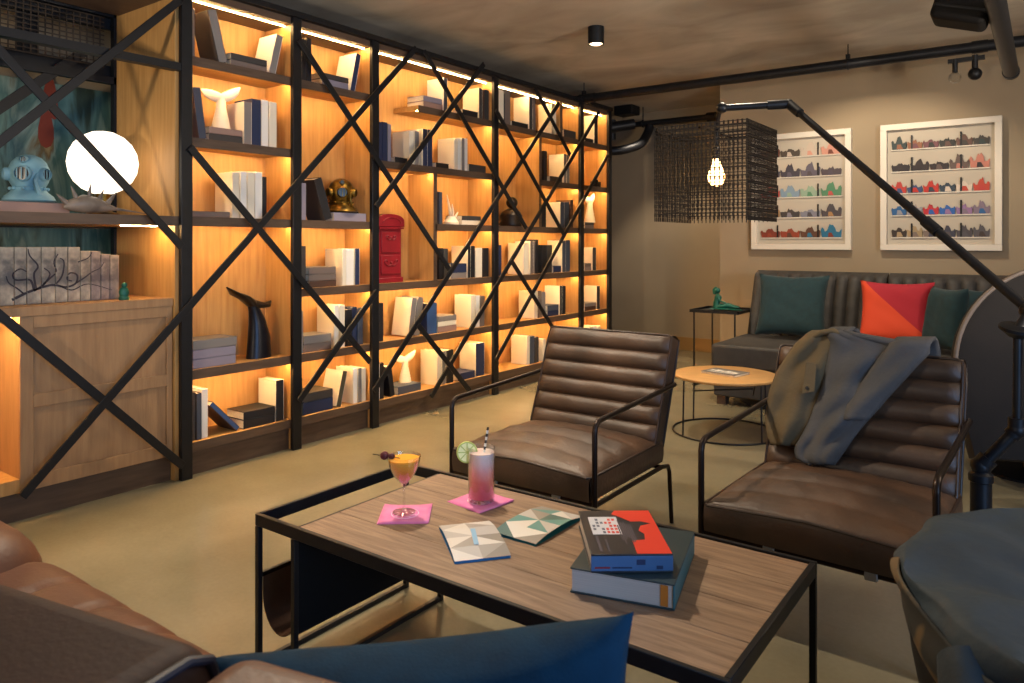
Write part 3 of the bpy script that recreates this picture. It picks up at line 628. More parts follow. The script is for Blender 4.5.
def slf(u, v):
    x0, x1 = TX0+.012, WX0-.012; c = (x0+x1)/2; a = PI*(u-.5); hw = (x1-x0)/2
    if u < .25: return (x0, TY0+.02+v*(TY1-TY0-.04), .27-(u/.25)*.06)
    if u > .75: return (x1, TY0+.02+v*(TY1-TY0-.04), .21+((u-.75)/.25)*.20)
    t = (u-.25)/.5*PI; return (c-hw*math.cos(t), TY0+.02+v*(TY1-TY0-.04), .21-.10*math.sin(t))
obj('magazine_sling', B().grid(slf, 32, 2), sling, ct, solid=.004)
obj('sling_bar', B().box(TX0+.003, TX0+.014, TY0+.016, TY1-.016, .262, .274), steel, ct)
obj('side_panel', B().box(WX0-.006, WX0-.001, TY0+.017, TY1-.017, .14, TZ-.036), blacksoft, ct)

# ------------------------------------------------------------------ armchairs
def armchair(name, label, loc, rz):
    r = thing(name, label, 'armchair', loc, rz, 'ribbed leather armchairs beside the coffee table')
    W = .332
    ZB = .283
    def top(x, y):   # seat surface
        u = (x+W)/(2*W); v = y/.62
        dome = .045*math.sin(PI*u)**.5*math.sin(PI*min(1, max(0, v*.9+.06)))**.6 if 0 < u < 1 else 0
        yy = y-.03*math.cos(PI*x/(2*W)); ch = .014*abs(math.sin(PI*(yy+.04)/.15))**.3 + .003*math.sin(x*31+y*11)*math.sin(y*23)+.0015*math.sin(x*70+y*40)
        e = min(1, min(u, 1-u)/.05, v/.05 if v > 0 else 0)
        return .372+dome+ch*max(0, e)
    b = B()
    nu, nv = 28, 50
    b.grid(lambda u, v: (-W+2*W*u, .64*v, top(-W+2*W*u, .64*v)), nu, nv)
    b.grid(lambda u, v: (-W+2*W*u, -.006*math.sin(PI*v), ZB+v*(top(-W+2*W*u, 0)-ZB)), nu, 6)
    b.grid(lambda u, v: (-W+2*W*u, .64, ZB+v*(top(-W+2*W*u, .64)-ZB)), nu, 2)
    for sx in (-1, 1): b.grid(lambda u, v: (sx*(W+.006*math.sin(PI*v)), .64*u, ZB+v*(top(sx*W, .64*u)-ZB)), nv, 6)
    b.grid(lambda u, v: (-W+2*W*u, .64*v, ZB), nu, 2)
    seat = obj('seat', b, leather, r, local=True, weld=True, smooth=60)
    pip = B()
    loop = [(-W, 0), (W, 0), (W, .6), (-W, .6)]
    pip.tube([(-W-.002, .6, top(-W, .6)), (-W-.002, .3, top(-W, .3)), (-W-.002, 0.01, top(-W, 0)), (-W+.01, -.004, top(-W, 0)), (0, -.006, top(0, 0)+.002), (W-.01, -.004, top(W, 0)), (W+.002, .01, top(W, 0)), (W+.002, .3, top(W, .3)), (W+.002, .6, top(W, .6))], .0055, 8)
    obj('piping', pip, leather_dk, seat, local=True)
    # backrest
    Lb = .50; p0 = Vector((0, .585, .37)); p1 = Vector((0, .765, .818)); d = (p1-p0).normalized(); nrm = Vector((0, -d.z, d.y)); Lb = (p1-p0).length
    nch = 6
    def bf(u, v):
        ch = abs(math.sin(PI*(v*nch)))**.55
        e = min(1, min(u, 1-u)/.04)**.5
        off = .010+.026*ch*e + .002*math.sin(u*17+v*9)
        return Vector((-W+.005+(2*W-.01)*u, 0, 0)) + p0 + d*(Lb*v) + nrm*off
    b = B(); b.grid(bf, 26, 60)
    th = .075
    def bb(u, v): return Vector((-W+.005+(2*W-.01)*u, 0, 0)) + p0 + d*(Lb*v) - nrm*th
    b.grid(bb, 26, 10)
    b.grid(lambda u, v: bf(u, 1)*(1-v)+bb(u, 1)*v + d*.012*math.sin(PI*v), 26, 6)
    b.grid(lambda u, v: bf(u, 0)*(1-v)+bb(u, 0)*v, 26, 2)
    b.grid(lambda u, v: bf(0, v)*(1-u)+bb(0, v)*u, 4, 60); b.grid(lambda u, v: bf(1, v)*(1-u)+bb(1, v)*u, 4, 60)
    back = obj('backrest', b, leather, r, local=True, smooth=60)
    pp = [bf(0, k/8)+nrm*.002 for k in range(0, 9)]; qq = [bf(1, k/8)+nrm*.002 for k in range(8, -1, -1)]
    pp[-1] += Vector((.003, 0, -.006)); qq[0] += Vector((-.003, 0, -.006))
    obj('piping', B().tube(pp+[bf(.03, 1)+d*.003, bf(.97, 1)+d*.003]+qq, .0055, 8), leather_dk, back, local=True)
    pb = [p0+d*(Lb*k/8)-nrm*(th-.006)+Vector((W-.003, 0, 0)) for k in range(9)]
    pl = [p0+d*(Lb*k/8)-nrm*(th-.006)+Vector((-W+.003, 0, 0)) for k in range(8, -1, -1)]
    obj('piping', B().tube(pb+pl, .0055, 8), leather_dk, back, local=True)
    tub = mat('bronze_tube', '#2b211d', .35, metal=.7)
    for sx in (-1, 1):
        x = sx*(W+.016)
        ap = [(x, .012, .0), (x, .012, .3), (x, .012, .545), (x, .018, .566), (x, .036, .579), (x, .06, .583), (x, .3, .592), (x, .6, .604), (x, .735, .61)]
        arm = obj('armrest', B().loft(ap[1:], .0105, 12, up=(1, 0, 0)), tub, r, local=True, smooth=60)
        obj('leg', B().tube([(x, .012, .0), (x, .012, .3)], .0105, 12), tub, r, local=True, smooth=60)
        obj('leg', B().tube([(x, .60, .272), (x, .66, .262), (x, .675, .235), (x, .70, .0)], .0095, 12), tub, r, local=True, smooth=60)
        obj('side_rail', B().tube([(x, .02, .272), (x, .60, .272)], .0095, 12), tub, r, local=True, smooth=60)
    for y in (.02, .6): obj('cross_rail', B().tube([(-W-.016, y, .271), (W+.016, y, .271)], .0095, 12), tub, r, local=True, smooth=60)
    for x in (-.12, .18): obj('rail_clip', B().box(x-.018, x+.018, .003, .034, .256, .281), mat('clip_nickel', '#9a9a98', .35, metal=.8), r, local=True, bevel=.003)
    return r, p0, d, nrm
ch1, p0, dB, nB = armchair('armchair', 'ribbed brown leather armchair with empty seat, nearest the bookcase', (-1.712, 2.385, 0), R(0))
ch2, _, _, _ = armchair('armchair', 'ribbed brown leather armchair with a grey jacket over its back', (-.605, 2.372, 0), R(-2))

# ------------------------------------------------------------------ jacket over armchair 2
jac = mat('jacket_cloth', '#3a3a3b', .85, color2='#444345', scale=6, bump=.5, bscale=35, bdist=.006)
jac_in = mat('jacket_sleeve_cloth', '#58492f', .85, color2='#4a3e2c', scale=6, bump=.5, bscale=35, bdist=.006)
M2 = WM[ch2]; PJ = M2 @ p0; dJ = M2.to_3x3() @ dB; nJ = M2.to_3x3() @ nB; sJ = M2.to_3x3() @ Vector((1, 0, 0))
TOPV = .495
def interp(tab, y):
    for (y0, a, b_), (y1, c, d) in zip(tab, tab[1:]):
        if y0 <= y <= y1: t = (y-y0)/(y1-y0); return a+(c-a)*t, b_+(d-b_)*t
    return tab[-1][1:] if y > tab[-1][0] else tab[0][1:]
def drape(tab, y0, y1, off, nu, nv, folds, thick=.012):
    def fn(u, v):
        vv = v*1.22-.22
        y = y0+(y1-y0)*max(0, vv)
        l, r_ = interp(tab, y); px = l+(r_-l)*u
        edge = math.sin(PI*min(1, max(0, u)))**.5
        o = off + edge*folds(u, max(0, vv))
        P_ = atPlane(px, y, PJ+nJ*o, nJ)
        if vv < 0:   # over the top and down behind
            k = -vv/.22; a = k*1.25
            P_ = P_ + dJ*(.055*math.sin(min(PI, a*2.2))) - nJ*(.20*min(1, k*1.3)) - Vector((0, 0, 1))*(.10*max(0, k-.55))
        return P_
    return B().grid(fn, nu, nv)
jk = thing('jacket', 'brown and blue-grey jacket draped over the back of the right armchair', 'jacket', tuple(PJ+dJ*.5))
left_tab = [(336, 806, 838), (345, 796, 840), (356, 788, 834), (372, 778, 828), (390, 771, 822), (405, 768, 817), (420, 766, 812), (434, 768, 805), (446, 773, 795)]
b = drape(left_tab, 336, 445, .045, 22, 40, lambda u, v: .025+.012*math.sin(u*9+v*4)+.008*math.sin(v*15+u*3))
sl = obj('sleeve', b, jac_in, jk, solid=.014, smooth=80)
right_tab = [(333, 826, 848), (337, 828, 872), (343, 830, 905), (350, 829, 931), (360, 828, 921), (375, 826, 907), (390, 822, 893), (405, 816, 880), (420, 811, 866), (435, 804, 854), (448, 796, 845), (458, 797, 838), (466, 815, 832)]
b = drape(right_tab, 333, 464, .06, 30, 46, lambda u, v: .03+.010*math.sin(u*8-v*5+1)+.006*math.sin(u*15+v*9)+.006*math.sin(v*25+u*5))
obj('body_panel', b, jac, jk, solid=.016, smooth=80)
fold_tab = [(343, 892, 931), (355, 882, 926), (372, 870, 910), (390, 858, 894), (405, 848, 880), (420, 842, 867)]
b = drape(fold_tab, 343, 420, .095, 8, 26, lambda u, v: .02+.006*math.sin(u*6+v*7))
obj('front_flap', b, jac, jk, solid=.012, smooth=80)
obj('collar', B().loft([atPlane(812, 338, PJ+nJ*.07, nJ), atPlane(822, 335, PJ+nJ*.08, nJ)+dJ*.01, atPlane(833, 334, PJ+nJ*.08, nJ)+dJ*.012, atPlane(848, 337, PJ+nJ*.07, nJ)], [(.012, .008), (.02, .012), (.02, .012), (.01, .008)], 10), jac_in, jk, smooth=80)
pk = [atPlane(a, b_, PJ+nJ*.098, nJ) for a, b_ in ((806, 362), (817, 364), (815, 392), (802, 394))]
obj('pocket_flap', B().prism(pk, nJ*.004), jac_in, jk, bevel=.002)
obj('button', B().lathe([(.0065, 0), (.0065, .003), (0, .004)], atPlane(807, 388, PJ+nJ*.103, nJ), 12, Vector((0, 0, 1)).rotation_difference(nJ).to_matrix().to_4x4()), steel, jk)

# ------------------------------------------------------------------ cushions
def cushion(name, label, c, w, h, t, xdir, updir, mats, mfn=None, group='scatter cushions', n=22, pinch=.10, pinx=None):
    pinx = pinch if pinx is None else pinx
    xd = Vector(xdir).normalized(); ud = Vector(updir); ud = (ud-xd*ud.dot(xd)).normalized(); nd = xd.cross(ud)
    b = B()
    for sg in (-1, 1):
        def fn(u, v):
            a, b_ = 2*u-1, 2*v-1
            x = a*w/2*(1-pinx*(1-b_*b_)*abs(a)**3*.9); z = b_*h/2*(1-pinch*(1-a*a)*abs(b_)**3*.9)
            th = t/2*((1-a**4)*(1-b_**4))**.55
            th *= 1+.04*math.sin(a*7+b_*5)*math.cos(b_*6)
            return Vector(c)+xd*x+ud*z+nd*sg*th
        b.grid(fn, n, n, mfn=mfn)
    M = Matrix.Translation(Vector(c)-ud*h/2)
    o = obj(name, b, mats, None, weld=True, smooth=80)
    tag(o, label, 'cushion', group)
    return o

# ------------------------------------------------------------------ far sofa
SY = 5.50; SXL = -2.11; SXR = .75
fs = thing('sofa', 'long charcoal sofa with vertical channelled back against the picture wall', 'sofa', ((SXL+SXR)/2, SY+.4, 0))
mid = -1.05
seg = [(SXL, mid-.003), (mid+.003, SXR)]
for a, c in seg:
    obj('seat_cushion', B().box(a, c, SY, SY+.86, .29, .47), sofa_grey, fs, bevel=.025, seg=3)
    obj('base', B().box(a+.01, c-.01, SY+.03, SY+1.1, .07, .285), sofa_grey, fs, bevel=.01)
    n = round((c-a)/.10)
    def bk(u, v, a=a, c=c, n=n):
        x = a+.004+(c-a-.004)*u; yb = SY+.83+.22*v; ch = abs(math.sin(PI*u*n))**.5
        zz = .44+.56*v; rnd = .05*max(0, (v-.92)/.08)**2
        return (x+(.10*v if u == 0 and a == SXL else 0)*0, yb-.035*ch*(1-max(0, (v-.93)/.07)**2)+rnd, zz-rnd*.2)
    b = B().grid(bk, n*8, 16)
    b.grid(lambda u, v: (a+.004+(c-a-.004)*u, SY+1.10+.03*v, .44+.56*v), n*8, 4)
    b.grid(lambda u, v: tuple(Vector(bk(u, 1))*(1-v)+Vector((a+.004+(c-a-.004)*u, SY+1.13, 1.0))*v), n*8, 3)
    for uu in (0, 1): b.grid(lambda u, v, uu=uu: tuple(Vector(bk(uu, v))*(1-u)+Vector((a+.004+(c-a-.004)*uu, SY+1.10+.03*v, .44+.56*v))*u), 3, 16)
    obj('backrest', b, sofa_grey, fs, smooth=60, weld=True)
for x in (SXL+.06, mid-.1, mid+.1, SXR-.1): obj('foot', B().box(x-.035, x+.035, SY+.06, SY+.14, 0, .072), walnut, fs)
def cush_px(name, label, pl, pr, pb, pt, Y, Z, t, mats, mfn=None, tiltb=.25, ang=0):
    a = atY(pl, 300, Y).x; c = atY(pr, 300, Y).x
    w = (c-a)
    zt = atY((pl+pr)/2, pt, Y).z; h = (zt-Z)
    cushion(name, label, ((a+c)/2, Y, Z+h/2+.01), w, h, t, (math.cos(ang), math.sin(ang), 0), (0, tiltb, 1), mats, mfn)
cush_px('cushion', 'dark teal cushion on the far sofa, beside the side table', 757, 828, 337, 275, 6.13, .475, .15, [teal])
orange = mat('orange_fabric', '#d4492c', .75, color2='#dd5433', scale=30, bump=.2, bscale=200, bdist=.003)
redf = mat('red_fabric', '#b3182f', .75, color2='#bd2036', scale=30, bump=.2, bscale=200, bdist=.003)
def twotone():
    m = bpy.data.materials.new('orange_red_fabric'); m.use_nodes = True; nt = m.node_tree; L = nt.links; b = nt.nodes['Principled BSDF']
    tc = nt.nodes.new('ShaderNodeTexCoord'); dp = nt.nodes.new('ShaderNodeVectorMath'); dp.operation = 'DOT_PRODUCT'; dp.inputs[1].default_value = (1.0, 0, 1.12)
    gt = nt.nodes.new('ShaderNodeMath'); gt.operation = 'GREATER_THAN'; gt.inputs[1].default_value = .30; mx = nt.nodes.new('ShaderNodeMixRGB')
    mx.inputs['Color1'].default_value = lin('#c8401f'); mx.inputs['Color2'].default_value = lin('#9c1228')
    L.new(tc.outputs['Object'], dp.inputs[0]); L.new(dp.outputs['Value'], gt.inputs[0]); L.new(gt.outputs[0], mx.inputs['Fac']); L.new(mx.outputs[0], b.inputs['Base Color']); b.inputs['Roughness'].default_value = .8
    return m
two_tone = twotone()
cush_px('cushion', 'orange and red diagonally split cushion in the middle of the far sofa', 859, 934, 346, 282, 6.10, .475, .14, [two_tone])
cush_px('cushion', 'dark teal cushion leaning beside the red and orange cushion', 921, 970, 358, 288, 5.98, .475, .17, [teal], ang=R(-38))
cush_px('cushion', 'dark teal cushion behind its twin, partly hidden by the round chair', 962, 1012, 358, 290, 6.22, .475, .13, [teal], ang=R(0))

# ------------------------------------------------------------------ side table, round table
sx0, sx1 = atZ(690, 311, .65).x, 0
stx, sty = -2.58, 6.36
st = thing('side_table', 'tall thin black metal side table left of the charcoal sofa', 'table', (stx+.22, sty, 0))
a = atZ(699, 313, .65); bq = atZ(747, 307, .65)
tx0, tx1, ty0, ty1 = a.x-.14, a.x+.29, 6.12, 6.58
b = B().box(tx0, tx1, ty0, ty1, .64, .648).box(tx0, tx1, ty0, ty0+.008, .648, .665).box(tx0, tx1, ty1-.008, ty1, .648, .665).box(tx0, tx0+.008, ty0, ty1, .648, .665).box(tx1-.008, tx1, ty0, ty1, .648, .665)
obj('tray_top', b, steel, st)
for x in (tx0+.03, tx1-.04):
    for y in (ty0+.01, ty1-.02): obj('leg', B().box(x, x+.011, y, y+.011, 0, .64), steel, st)
for x in (tx0+.03, tx1-.04): obj('foot_rail', B().box(x, x+.011, ty0+.01, ty1-.01, 0, .01), steel, st)
# reclining mermaid figurine
fx = (tx0+tx1)/2+.02; fy = (ty0+ty1)/2
FS = .74
fg = thing('figurine', 'green reclining figurine leaning back on the black side table', 'ornament', (fx, fy, .655))
o = B()
o.loft([(-.10, 0, .0), (-.105, 0, .04), (-.10, 0, .09), (-.085, 0, .15), (-.09, 0, .19)], [(.04, .045), (.042, .045), (.032, .036), (.036, .042), (.012, .014)], 14, up=(1, 0, 0))
o.loft([(-.11, 0, .03), (-.03, 0, .045), (.04, .0, .055), (.10, 0, .04), (.17, 0, .035)], [(.04, .035), (.038, .034), (.03, .028), (.028, .024), (.02, .012)], 14)
o.loft([(-.085, -.03, .15), (-.04, -.04, .10), (.02, -.035, .085)], [.014, .012, .009], 8)
o.loft([(-.10, .03, .15), (-.15, .04, .08), (-.16, .04, .01)], [.014, .012, .01], 8)
o.ball((-.095, 0, .225), .034, 16)
o.bm.transform(Matrix.Scale(FS, 4)); obj('body', o, green_p, fg, local=True, smooth=70)
o = B().loft([(-.10, 0, .262), (-.125, 0, .23), (-.13, 0, .18)], [(.012, .02), (.02, .034), (.012, .02)], 12); o.bm.transform(Matrix.Scale(FS, 4)); obj('hair', o, green_p, fg, local=True, smooth=70)
o = B().loft([(-.17, 0, .006), (0, 0, .012), (.2, 0, .006)], [(.05, .008), (.07, .014), (.03, .008)], 12); o.bm.transform(Matrix.Scale(FS, 4)); obj('rock_base', o, green_p, fg, local=True)

rc = atZ(725.5, 374, .38); rr = .336
rt_ = thing('round_table', 'round pale wood coffee table on thin black wire base', 'table', (rc.x, rc.y, 0))
obj('table_top', B().lathe([(0, .36), (rr-.01, .36), (rr, .367), (rr, .377), (rr-.004, .38), (0, .38)], (rc.x, rc.y, 0), 56), mat('pale_oak_round', '#b58a55', .45, color2='#c2965e', scale=4, stretch=(1, 9, 1), detail=5), rt_)
obj('base_ring', B().tube([(rc.x+(rr+.004)*math.cos(t), rc.y+(rr+.004)*math.sin(t), .006) for t in [2*PI*k/48 for k in range(48)]], .006, 8, closed=True), steel, rt_)
legp = []
for k in range(4):
    t = PI/4+k*PI/2+.25; p = Vector((rc.x+rr*.78*math.cos(t), rc.y+rr*.78*math.sin(t), 0)); q = Vector((rc.x+(rr+.004)*math.cos(t), rc.y+(rr+.004)*math.sin(t), .006)); legp.append(p)
    obj('leg', B().tube([q, (q.x*.0+p.x+(q.x-p.x)*.9, p.y+(q.y-p.y)*.9, .359)], .0055, 8), steel, rt_)
for k in range(4): obj('upper_rail', B().tube([legp[k]+Vector((0, 0, .29)), legp[(k+1) % 4]+Vector((0, 0, .33))], .0045, 8), steel, rt_)
mg = thing('magazine', 'grey and white magazine lying on the round pale wood table', 'magazine', (rc.x-.01, rc.y+.02, .3805), R(-12))
obj('page_block', B().box(-.125, .125, -.09, .09, .0005, .011), pages, mg, local=True)
obj('cover', B().box(-.127, .127, -.092, .092, .0112, .0125), mat('magazine_grey', '#6d6863', .4), mg, local=True)
tx = B()
for k, (x0, x1) in enumerate(((-.10, -.078), (-.068, -.03), (-.02, -.002), (.008, .045), (.055, .1))): tx.box(x0, x1, -.03, .03 if k % 2 else .012, .01255, .013)
tx.box(-.1, .1, -.06, -.05, .01255, .013)
obj('cover_lettering', tx, mat('print_white', '#d9d4cb', .5), mg, local=True)

# ------------------------------------------------------------------ objects on the coffee table
ZT = TZ-.0058
def hardback(name, label, c, ang, w, l, t, z, mc, ms, spine_side='+x', group=None):
    r = thing(name, label, 'book', (c[0], c[1], z), ang, group)
    cv = B().box(-w/2, w/2, -l/2, l/2, 0, .004, 0).box(-w/2, w/2, -l/2, l/2, t-.004, t, 0)
    pg = B()
    if spine_side == '+x': cv.box(w/2-.004, w/2, -l/2, l/2, .004, t-.004, 1); pg.box(-w/2+.004, w/2-.004, -l/2+.004, l/2-.004, .004, t-.004)
    else: cv.box(-w/2, w/2, -l/2, -l/2+.004, .004, t-.004, 1); pg.box(-w/2+.004, w/2-.004, -l/2+.004, l/2-.004, .004, t-.004)
    obj('cover', cv, [mc, ms], r, local=True, bevel=.0012, seg=2); obj('page_block', pg, mat('page_grey', '#b9b2ab', .8, color2='#a9a29c', scale=90, stretch=(.02, .02, 8)), r, local=True)
    return r
tb = hardback('book', 'thick teal hardback lying under the black and red book', (-.817, 1.637), R(14.5), .238, .316, .058, ZT, mat('teal_cover', '#22343a', .45), mat('teal_spine', '#24606f', .45))
obj('spine_label', B().box(.088, .1045, -.1565, -.1545, .006, .052), mat('label_orange', '#b8702a', .5), tb, local=True)
zb = ZT+.0585
c2 = Vector((-.845, 1.62)); an = R(-53+90)
ub = hardback('book', 'black and red hardback with blue spine, topmost on the coffee table', (c2.x, c2.y), R(37), .186, .272, .042, zb, mat('charcoal_cover', '#23242b', .4), mat('blue_spine', '#3f628c', .4), '-y')
redc = mat('cover_red', '#d63a28', .4)
art = B()
def rp(pts, z=.0423): return [(x, y, z) for x, y in pts]
art.prism(rp([(.0, .134), (.091, .134), (.091, -.134), (.012, -.134), (.014, -.06), (.045, -.055), (.05, -.02), (.04, .0), (.05, .03), (.078, .045), (.055, .06), (.03, .058), (.015, .08), (-.01, .11)]), (0, 0, .0003))
obj('cover_red_artwork', art, redc, ub, local=True)
art2 = B()
art2.prism(rp([(-.074, -.022), (-.002, -.022), (-.002, .09), (-.074, .09)], .0423), (0, 0, .0003))
obj('cover_label', art2, mat('label_white', '#c9cad0', .5), ub, local=True)
lt = B(); 
for j in range(5):
    for k in range(6):
        if random.random() < .8: x = -.069+k*.0105; y = -.016+j*.020; lt.box(x, x+.007, y, y+.013, .0427, .0429, 0 if k < 3 else 1)
obj('label_print', lt, [mat('print_grey', '#5b6070', .5), redc], ub, local=True)
lt = B()
for k in range(8): x = -.008+k*.0045; lt.box(x, x+.003, -.06+random.uniform(-.02, .02), .05+random.uniform(-.02, .02), .0424, .0427)
lt.box(-.07, -.064, -.12, -.03, .0424, .0426).box(-.05, -.046, -.12, -.05, .0424, .0426)
obj('cover_pattern', lt, mat('print_dim', '#4c4650', .5), ub, local=True)
lt = B().box(-.085, -.05, -.1366, -.1358, .010, .014, 1).box(-.045, .0, -.1366, -.1358, .010, .0135, 0).box(.01, .03, -.1366, -.1358, .018, .03, 0).box(.055, .07, -.1366, -.1358, .008, .016, 0)
obj('spine_print', lt, [mat('print_navy', '#1c2c50', .5), mat('print_maroon', '#7a2430', .5)], ub, local=True)

pinkm = mat('pink_paper', '#d873a8', .8, color2='#e289b6', scale=20)
pinkw = mat('pink_print', '#f2c8de', .8)
def napkin(label, c, ang, s):
    r = thing('napkin', label, 'napkin', (c[0], c[1], ZT), ang)
    obj('lower_fold', B().box(-s/2, s/2, -s/2, s/2, .0003, .0018), pinkm, r, local=True)
    b = B().grid(lambda u, v: (-s/2+s*u+.003, -s/2+s*v+.002, .0022+.004*abs(2*u-1)**3*v), 8, 8); obj('upper_fold', b, pinkm, r, local=True, solid=.0012)
    p = B()
    for k in range(9):
        a = 2*PI*k/9; p.tube([(.018*math.cos(a), .018*math.sin(a), .0042), (.033*math.cos(a+.4), .033*math.sin(a+.4), .0042)], .0016, 5)
    p.tube([(.04*math.cos(t), .04*math.sin(t), .0042) for t in [2*PI*k/24 for k in range(24)]], .0012, 5, closed=True)
    obj('printed_emblem', p, pinkw, r, local=True)
    return r
napkin('pink paper napkin under the orange cocktail', (-1.541, 1.582), R(38), .145)
napkin('pink paper napkin under the tall coral drink', (-1.43, 1.80), R(-8), .145)
# coupe cocktail
gl = Vector((-1.548, 1.585, ZT+.0055)); D = .812
cg = thing('cocktail_glass', 'stemmed cocktail glass of orange drink with berry garnish', 'drink', tuple(gl))
obj('glass', B().lathe([(.034, 0), (.034, .0015), (.006, .005), (.0035, .02), (.0035, .075), (.008, .083), (.028, .105), (.043, .135), (.050, .168), (.0487, .168), (.0417, .1355), (.027, .107), (.007, .0855), (0, .0845)], n=40), glass, cg, local=True, smooth=60)
def grad(name, stops, z0, z1, rough=.25):
    m = bpy.data.materials.new(name); m.use_nodes = True; nt = m.node_tree; b = nt.nodes['Principled BSDF']; L = nt.links
    tc = nt.nodes.new('ShaderNodeTexCoord'); sp = nt.nodes.new('ShaderNodeSeparateXYZ'); mr = nt.nodes.new('ShaderNodeMapRange'); cr = nt.nodes.new('ShaderNodeValToRGB')
    L.new(tc.outputs['Object'], sp.inputs[0]); L.new(sp.outputs['Z'], mr.inputs['Value']); mr.inputs['From Min'].default_value = z0; mr.inputs['From Max'].default_value = z1
    L.new(mr.outputs['Result'], cr.inputs['Fac']); e = cr.color_ramp.elements; e[0].color = lin(stops[0][1]); e[0].position = stops[0][0]; e[1].color = lin(stops[-1][1]); e[1].position = stops[-1][0]
    for p, c in stops[1:-1]: q = e.new(p); q.color = lin(c)
    L.new(cr.outputs['Color'], b.inputs['Base Color']); b.inputs['Roughness'].default_value = rough; b.inputs['Subsurface Weight'].default_value = .35; b.inputs['Subsurface Radius'].default_value = (.03, .015, .01)
    return m
# two-layer drinks: colour of the liquids themselves
obj('drink', B().lathe([(0, .0855), (.0068, .0865), (.0265, .108), (.041, .136), (.0470, .159), (0, .159)], n=40), grad('orange_drink', [(0, '#f0641e'), (.55, '#fb8f1c'), (1, '#ffae3c')], .085, .152), cg, local=True, smooth=60)
obj('cocktail_pick', B().tube([(-.075, -.055, .172), (-.01, -.007, .160)], .0012, 6), steel, cg, local=True)
berry = mat('berry', '#5a1420', .4, color2='#3a0c14', scale=60, bump=.5, bscale=120)
obj('berry', B().ball((-.047, -.034, .168), .013, 14), berry, cg, local=True); obj('berry', B().ball((-.030, -.021, .165), .010, 14), berry, cg, local=True)
WM[cg]
cg.rotation_euler = (0, 0, 0)
# highball
hl = Vector((-1.422, 1.795, ZT+.0055))
hg = thing('highball_glass', 'tall highball of coral drink with striped straw and lime wheel', 'drink', tuple(hl))
obj('glass', B().lathe([(.036, 0), (.0405, .004), (.042, .168), (.0405, .168), (.039, .012), (0, .011)], n=40), glass, hg, local=True, smooth=60)
obj('drink', B().lathe([(0, .0125), (.0385, .0135), (.040, .152), (0, .152)], n=40), grad('coral_drink', [(0, '#e0485c'), (.38, '#ee6a6a'), (.6, '#ee9a98'), (.8, '#ecc4c0'), (1, '#efd8d2')], .0125, .152), hg, local=True, smooth=60)
sm = B(); p0_ = Vector((.01, .0, .15)); d_ = Vector((.0, .02, .075))
for k in range(8): a = p0_+d_*(k/8); c = p0_+d_*((k+1)/8); sm.tube([a, c], .0035, 8, mi=k % 2)
obj('straw', sm, [mat('straw_white', '#d8d2c8', .5), steel], hg, local=True)
ML = Matrix.Rotation(R(40), 4, 'Z') @ Matrix.Rotation(R(80), 4, 'X')
lw = obj('lime_wheel', B().lathe([(0, -.003), (.031, -.003), (.033, 0), (.031, .003), (0, .003)], (-.036, -.026, .150), 28, ML), mat('lime_rind', '#b3bd62', .5), hg, local=True)
lf = B()
for k in range(8):
    a0, a1 = 2*PI*k/8+.06, 2*PI*(k+1)/8-.06
    pts = [Vector((.003*math.cos((a0+a1)/2), .003*math.sin((a0+a1)/2), .0032))]+[Vector((.0275*math.cos(a0+(a1-a0)*j/4), .0275*math.sin(a0+(a1-a0)*j/4), .0032)) for j in range(5)]
    lf.prism([Vector((-.036, -.026, .150))+ML.to_3x3() @ p for p in pts], ML.to_3x3() @ Vector((0, 0, .0006)))
obj('lime_segments', lf, mat('lime_flesh', '#ebe9a6', .4), lw, local=True)

# folded brochures with triangle pattern
def brochure(label, c, ang, w, l, cols, edge):
    r = thing('brochure', label, 'brochure', (c[0], c[1], ZT), ang, 'brochures on the coffee table')
    b = B()
    b.grid(lambda u, v: (-w/2+w*u, -l/2+l*v, .0005+.010*math.sin(PI*min(1, v*1.0))**.3*(1 if v < .96 else .6)), 2, 16); b.grid(lambda u, v: (-w/2+w*u, -l/2+l*v, .0005), 2, 2)
    obj('pages', b, edge, r, local=True, weld=True)
    q = B(); nx, ny = 2, 4
    top = lambda u, v: (-w/2+w*u, -l/2+l*v, .0022+.015*math.sin(PI*v)**.3)
    rnd = random.Random(int(w*1000+c[0]*77))
    for i in range(nx):
        for j in range(ny):
            u0, u1, v0, v1 = i/nx, (i+1)/nx, max(.004, j/ny), min(.996, (j+1)/ny)
            A, Bq, Cq, Dq = [q.bm.verts.new(top(*k)) for k in ((u0, v0), (u1, v0), (u1, v1), (u0, v1))]
            if (i+j) % 2: q.face([A, Bq, Cq], rnd.randrange(len(cols))); q.face([A, Cq, Dq], rnd.randrange(len(cols)))
            else: q.face([A, Bq, Dq], rnd.randrange(len(cols))); q.face([Bq, Cq, Dq], rnd.randrange(len(cols)))
    obj('cover', q, cols, r, local=True, solid=.0012, smooth=0)
    return r
mg1 = [mat('tri_white', '#d5d0ca', .4), mat('tri_grey', '#8f8880', .4), mat('tri_light', '#b9b4b0', .4), mat('tri_mid', '#a49d96', .4)]
br = brochure('folded grey and white patterned brochure with blue edge', (-1.252, 1.545), R(51), .146, .243, mg1, mat('edge_blue', '#2f78b5', .5))
obj('blue_band', B().bar((-.004, -.06, .0185), (.008, .045, .0190), .013, .0006), mat('band_blue', '#8db6d6', .5), br, local=True)
brochure('folded teal and grey patterned brochure between blue-edged one and books', (-1.172, 1.742), R(180), .143, .245, [mg1[0], mg1[1], mg1[2], mat('tri_teal', '#5c8f8c', .4), mat('tri_teal_dark', '#4a6a68', .4)], mat('edge_teal', '#1f6f7c', .5))

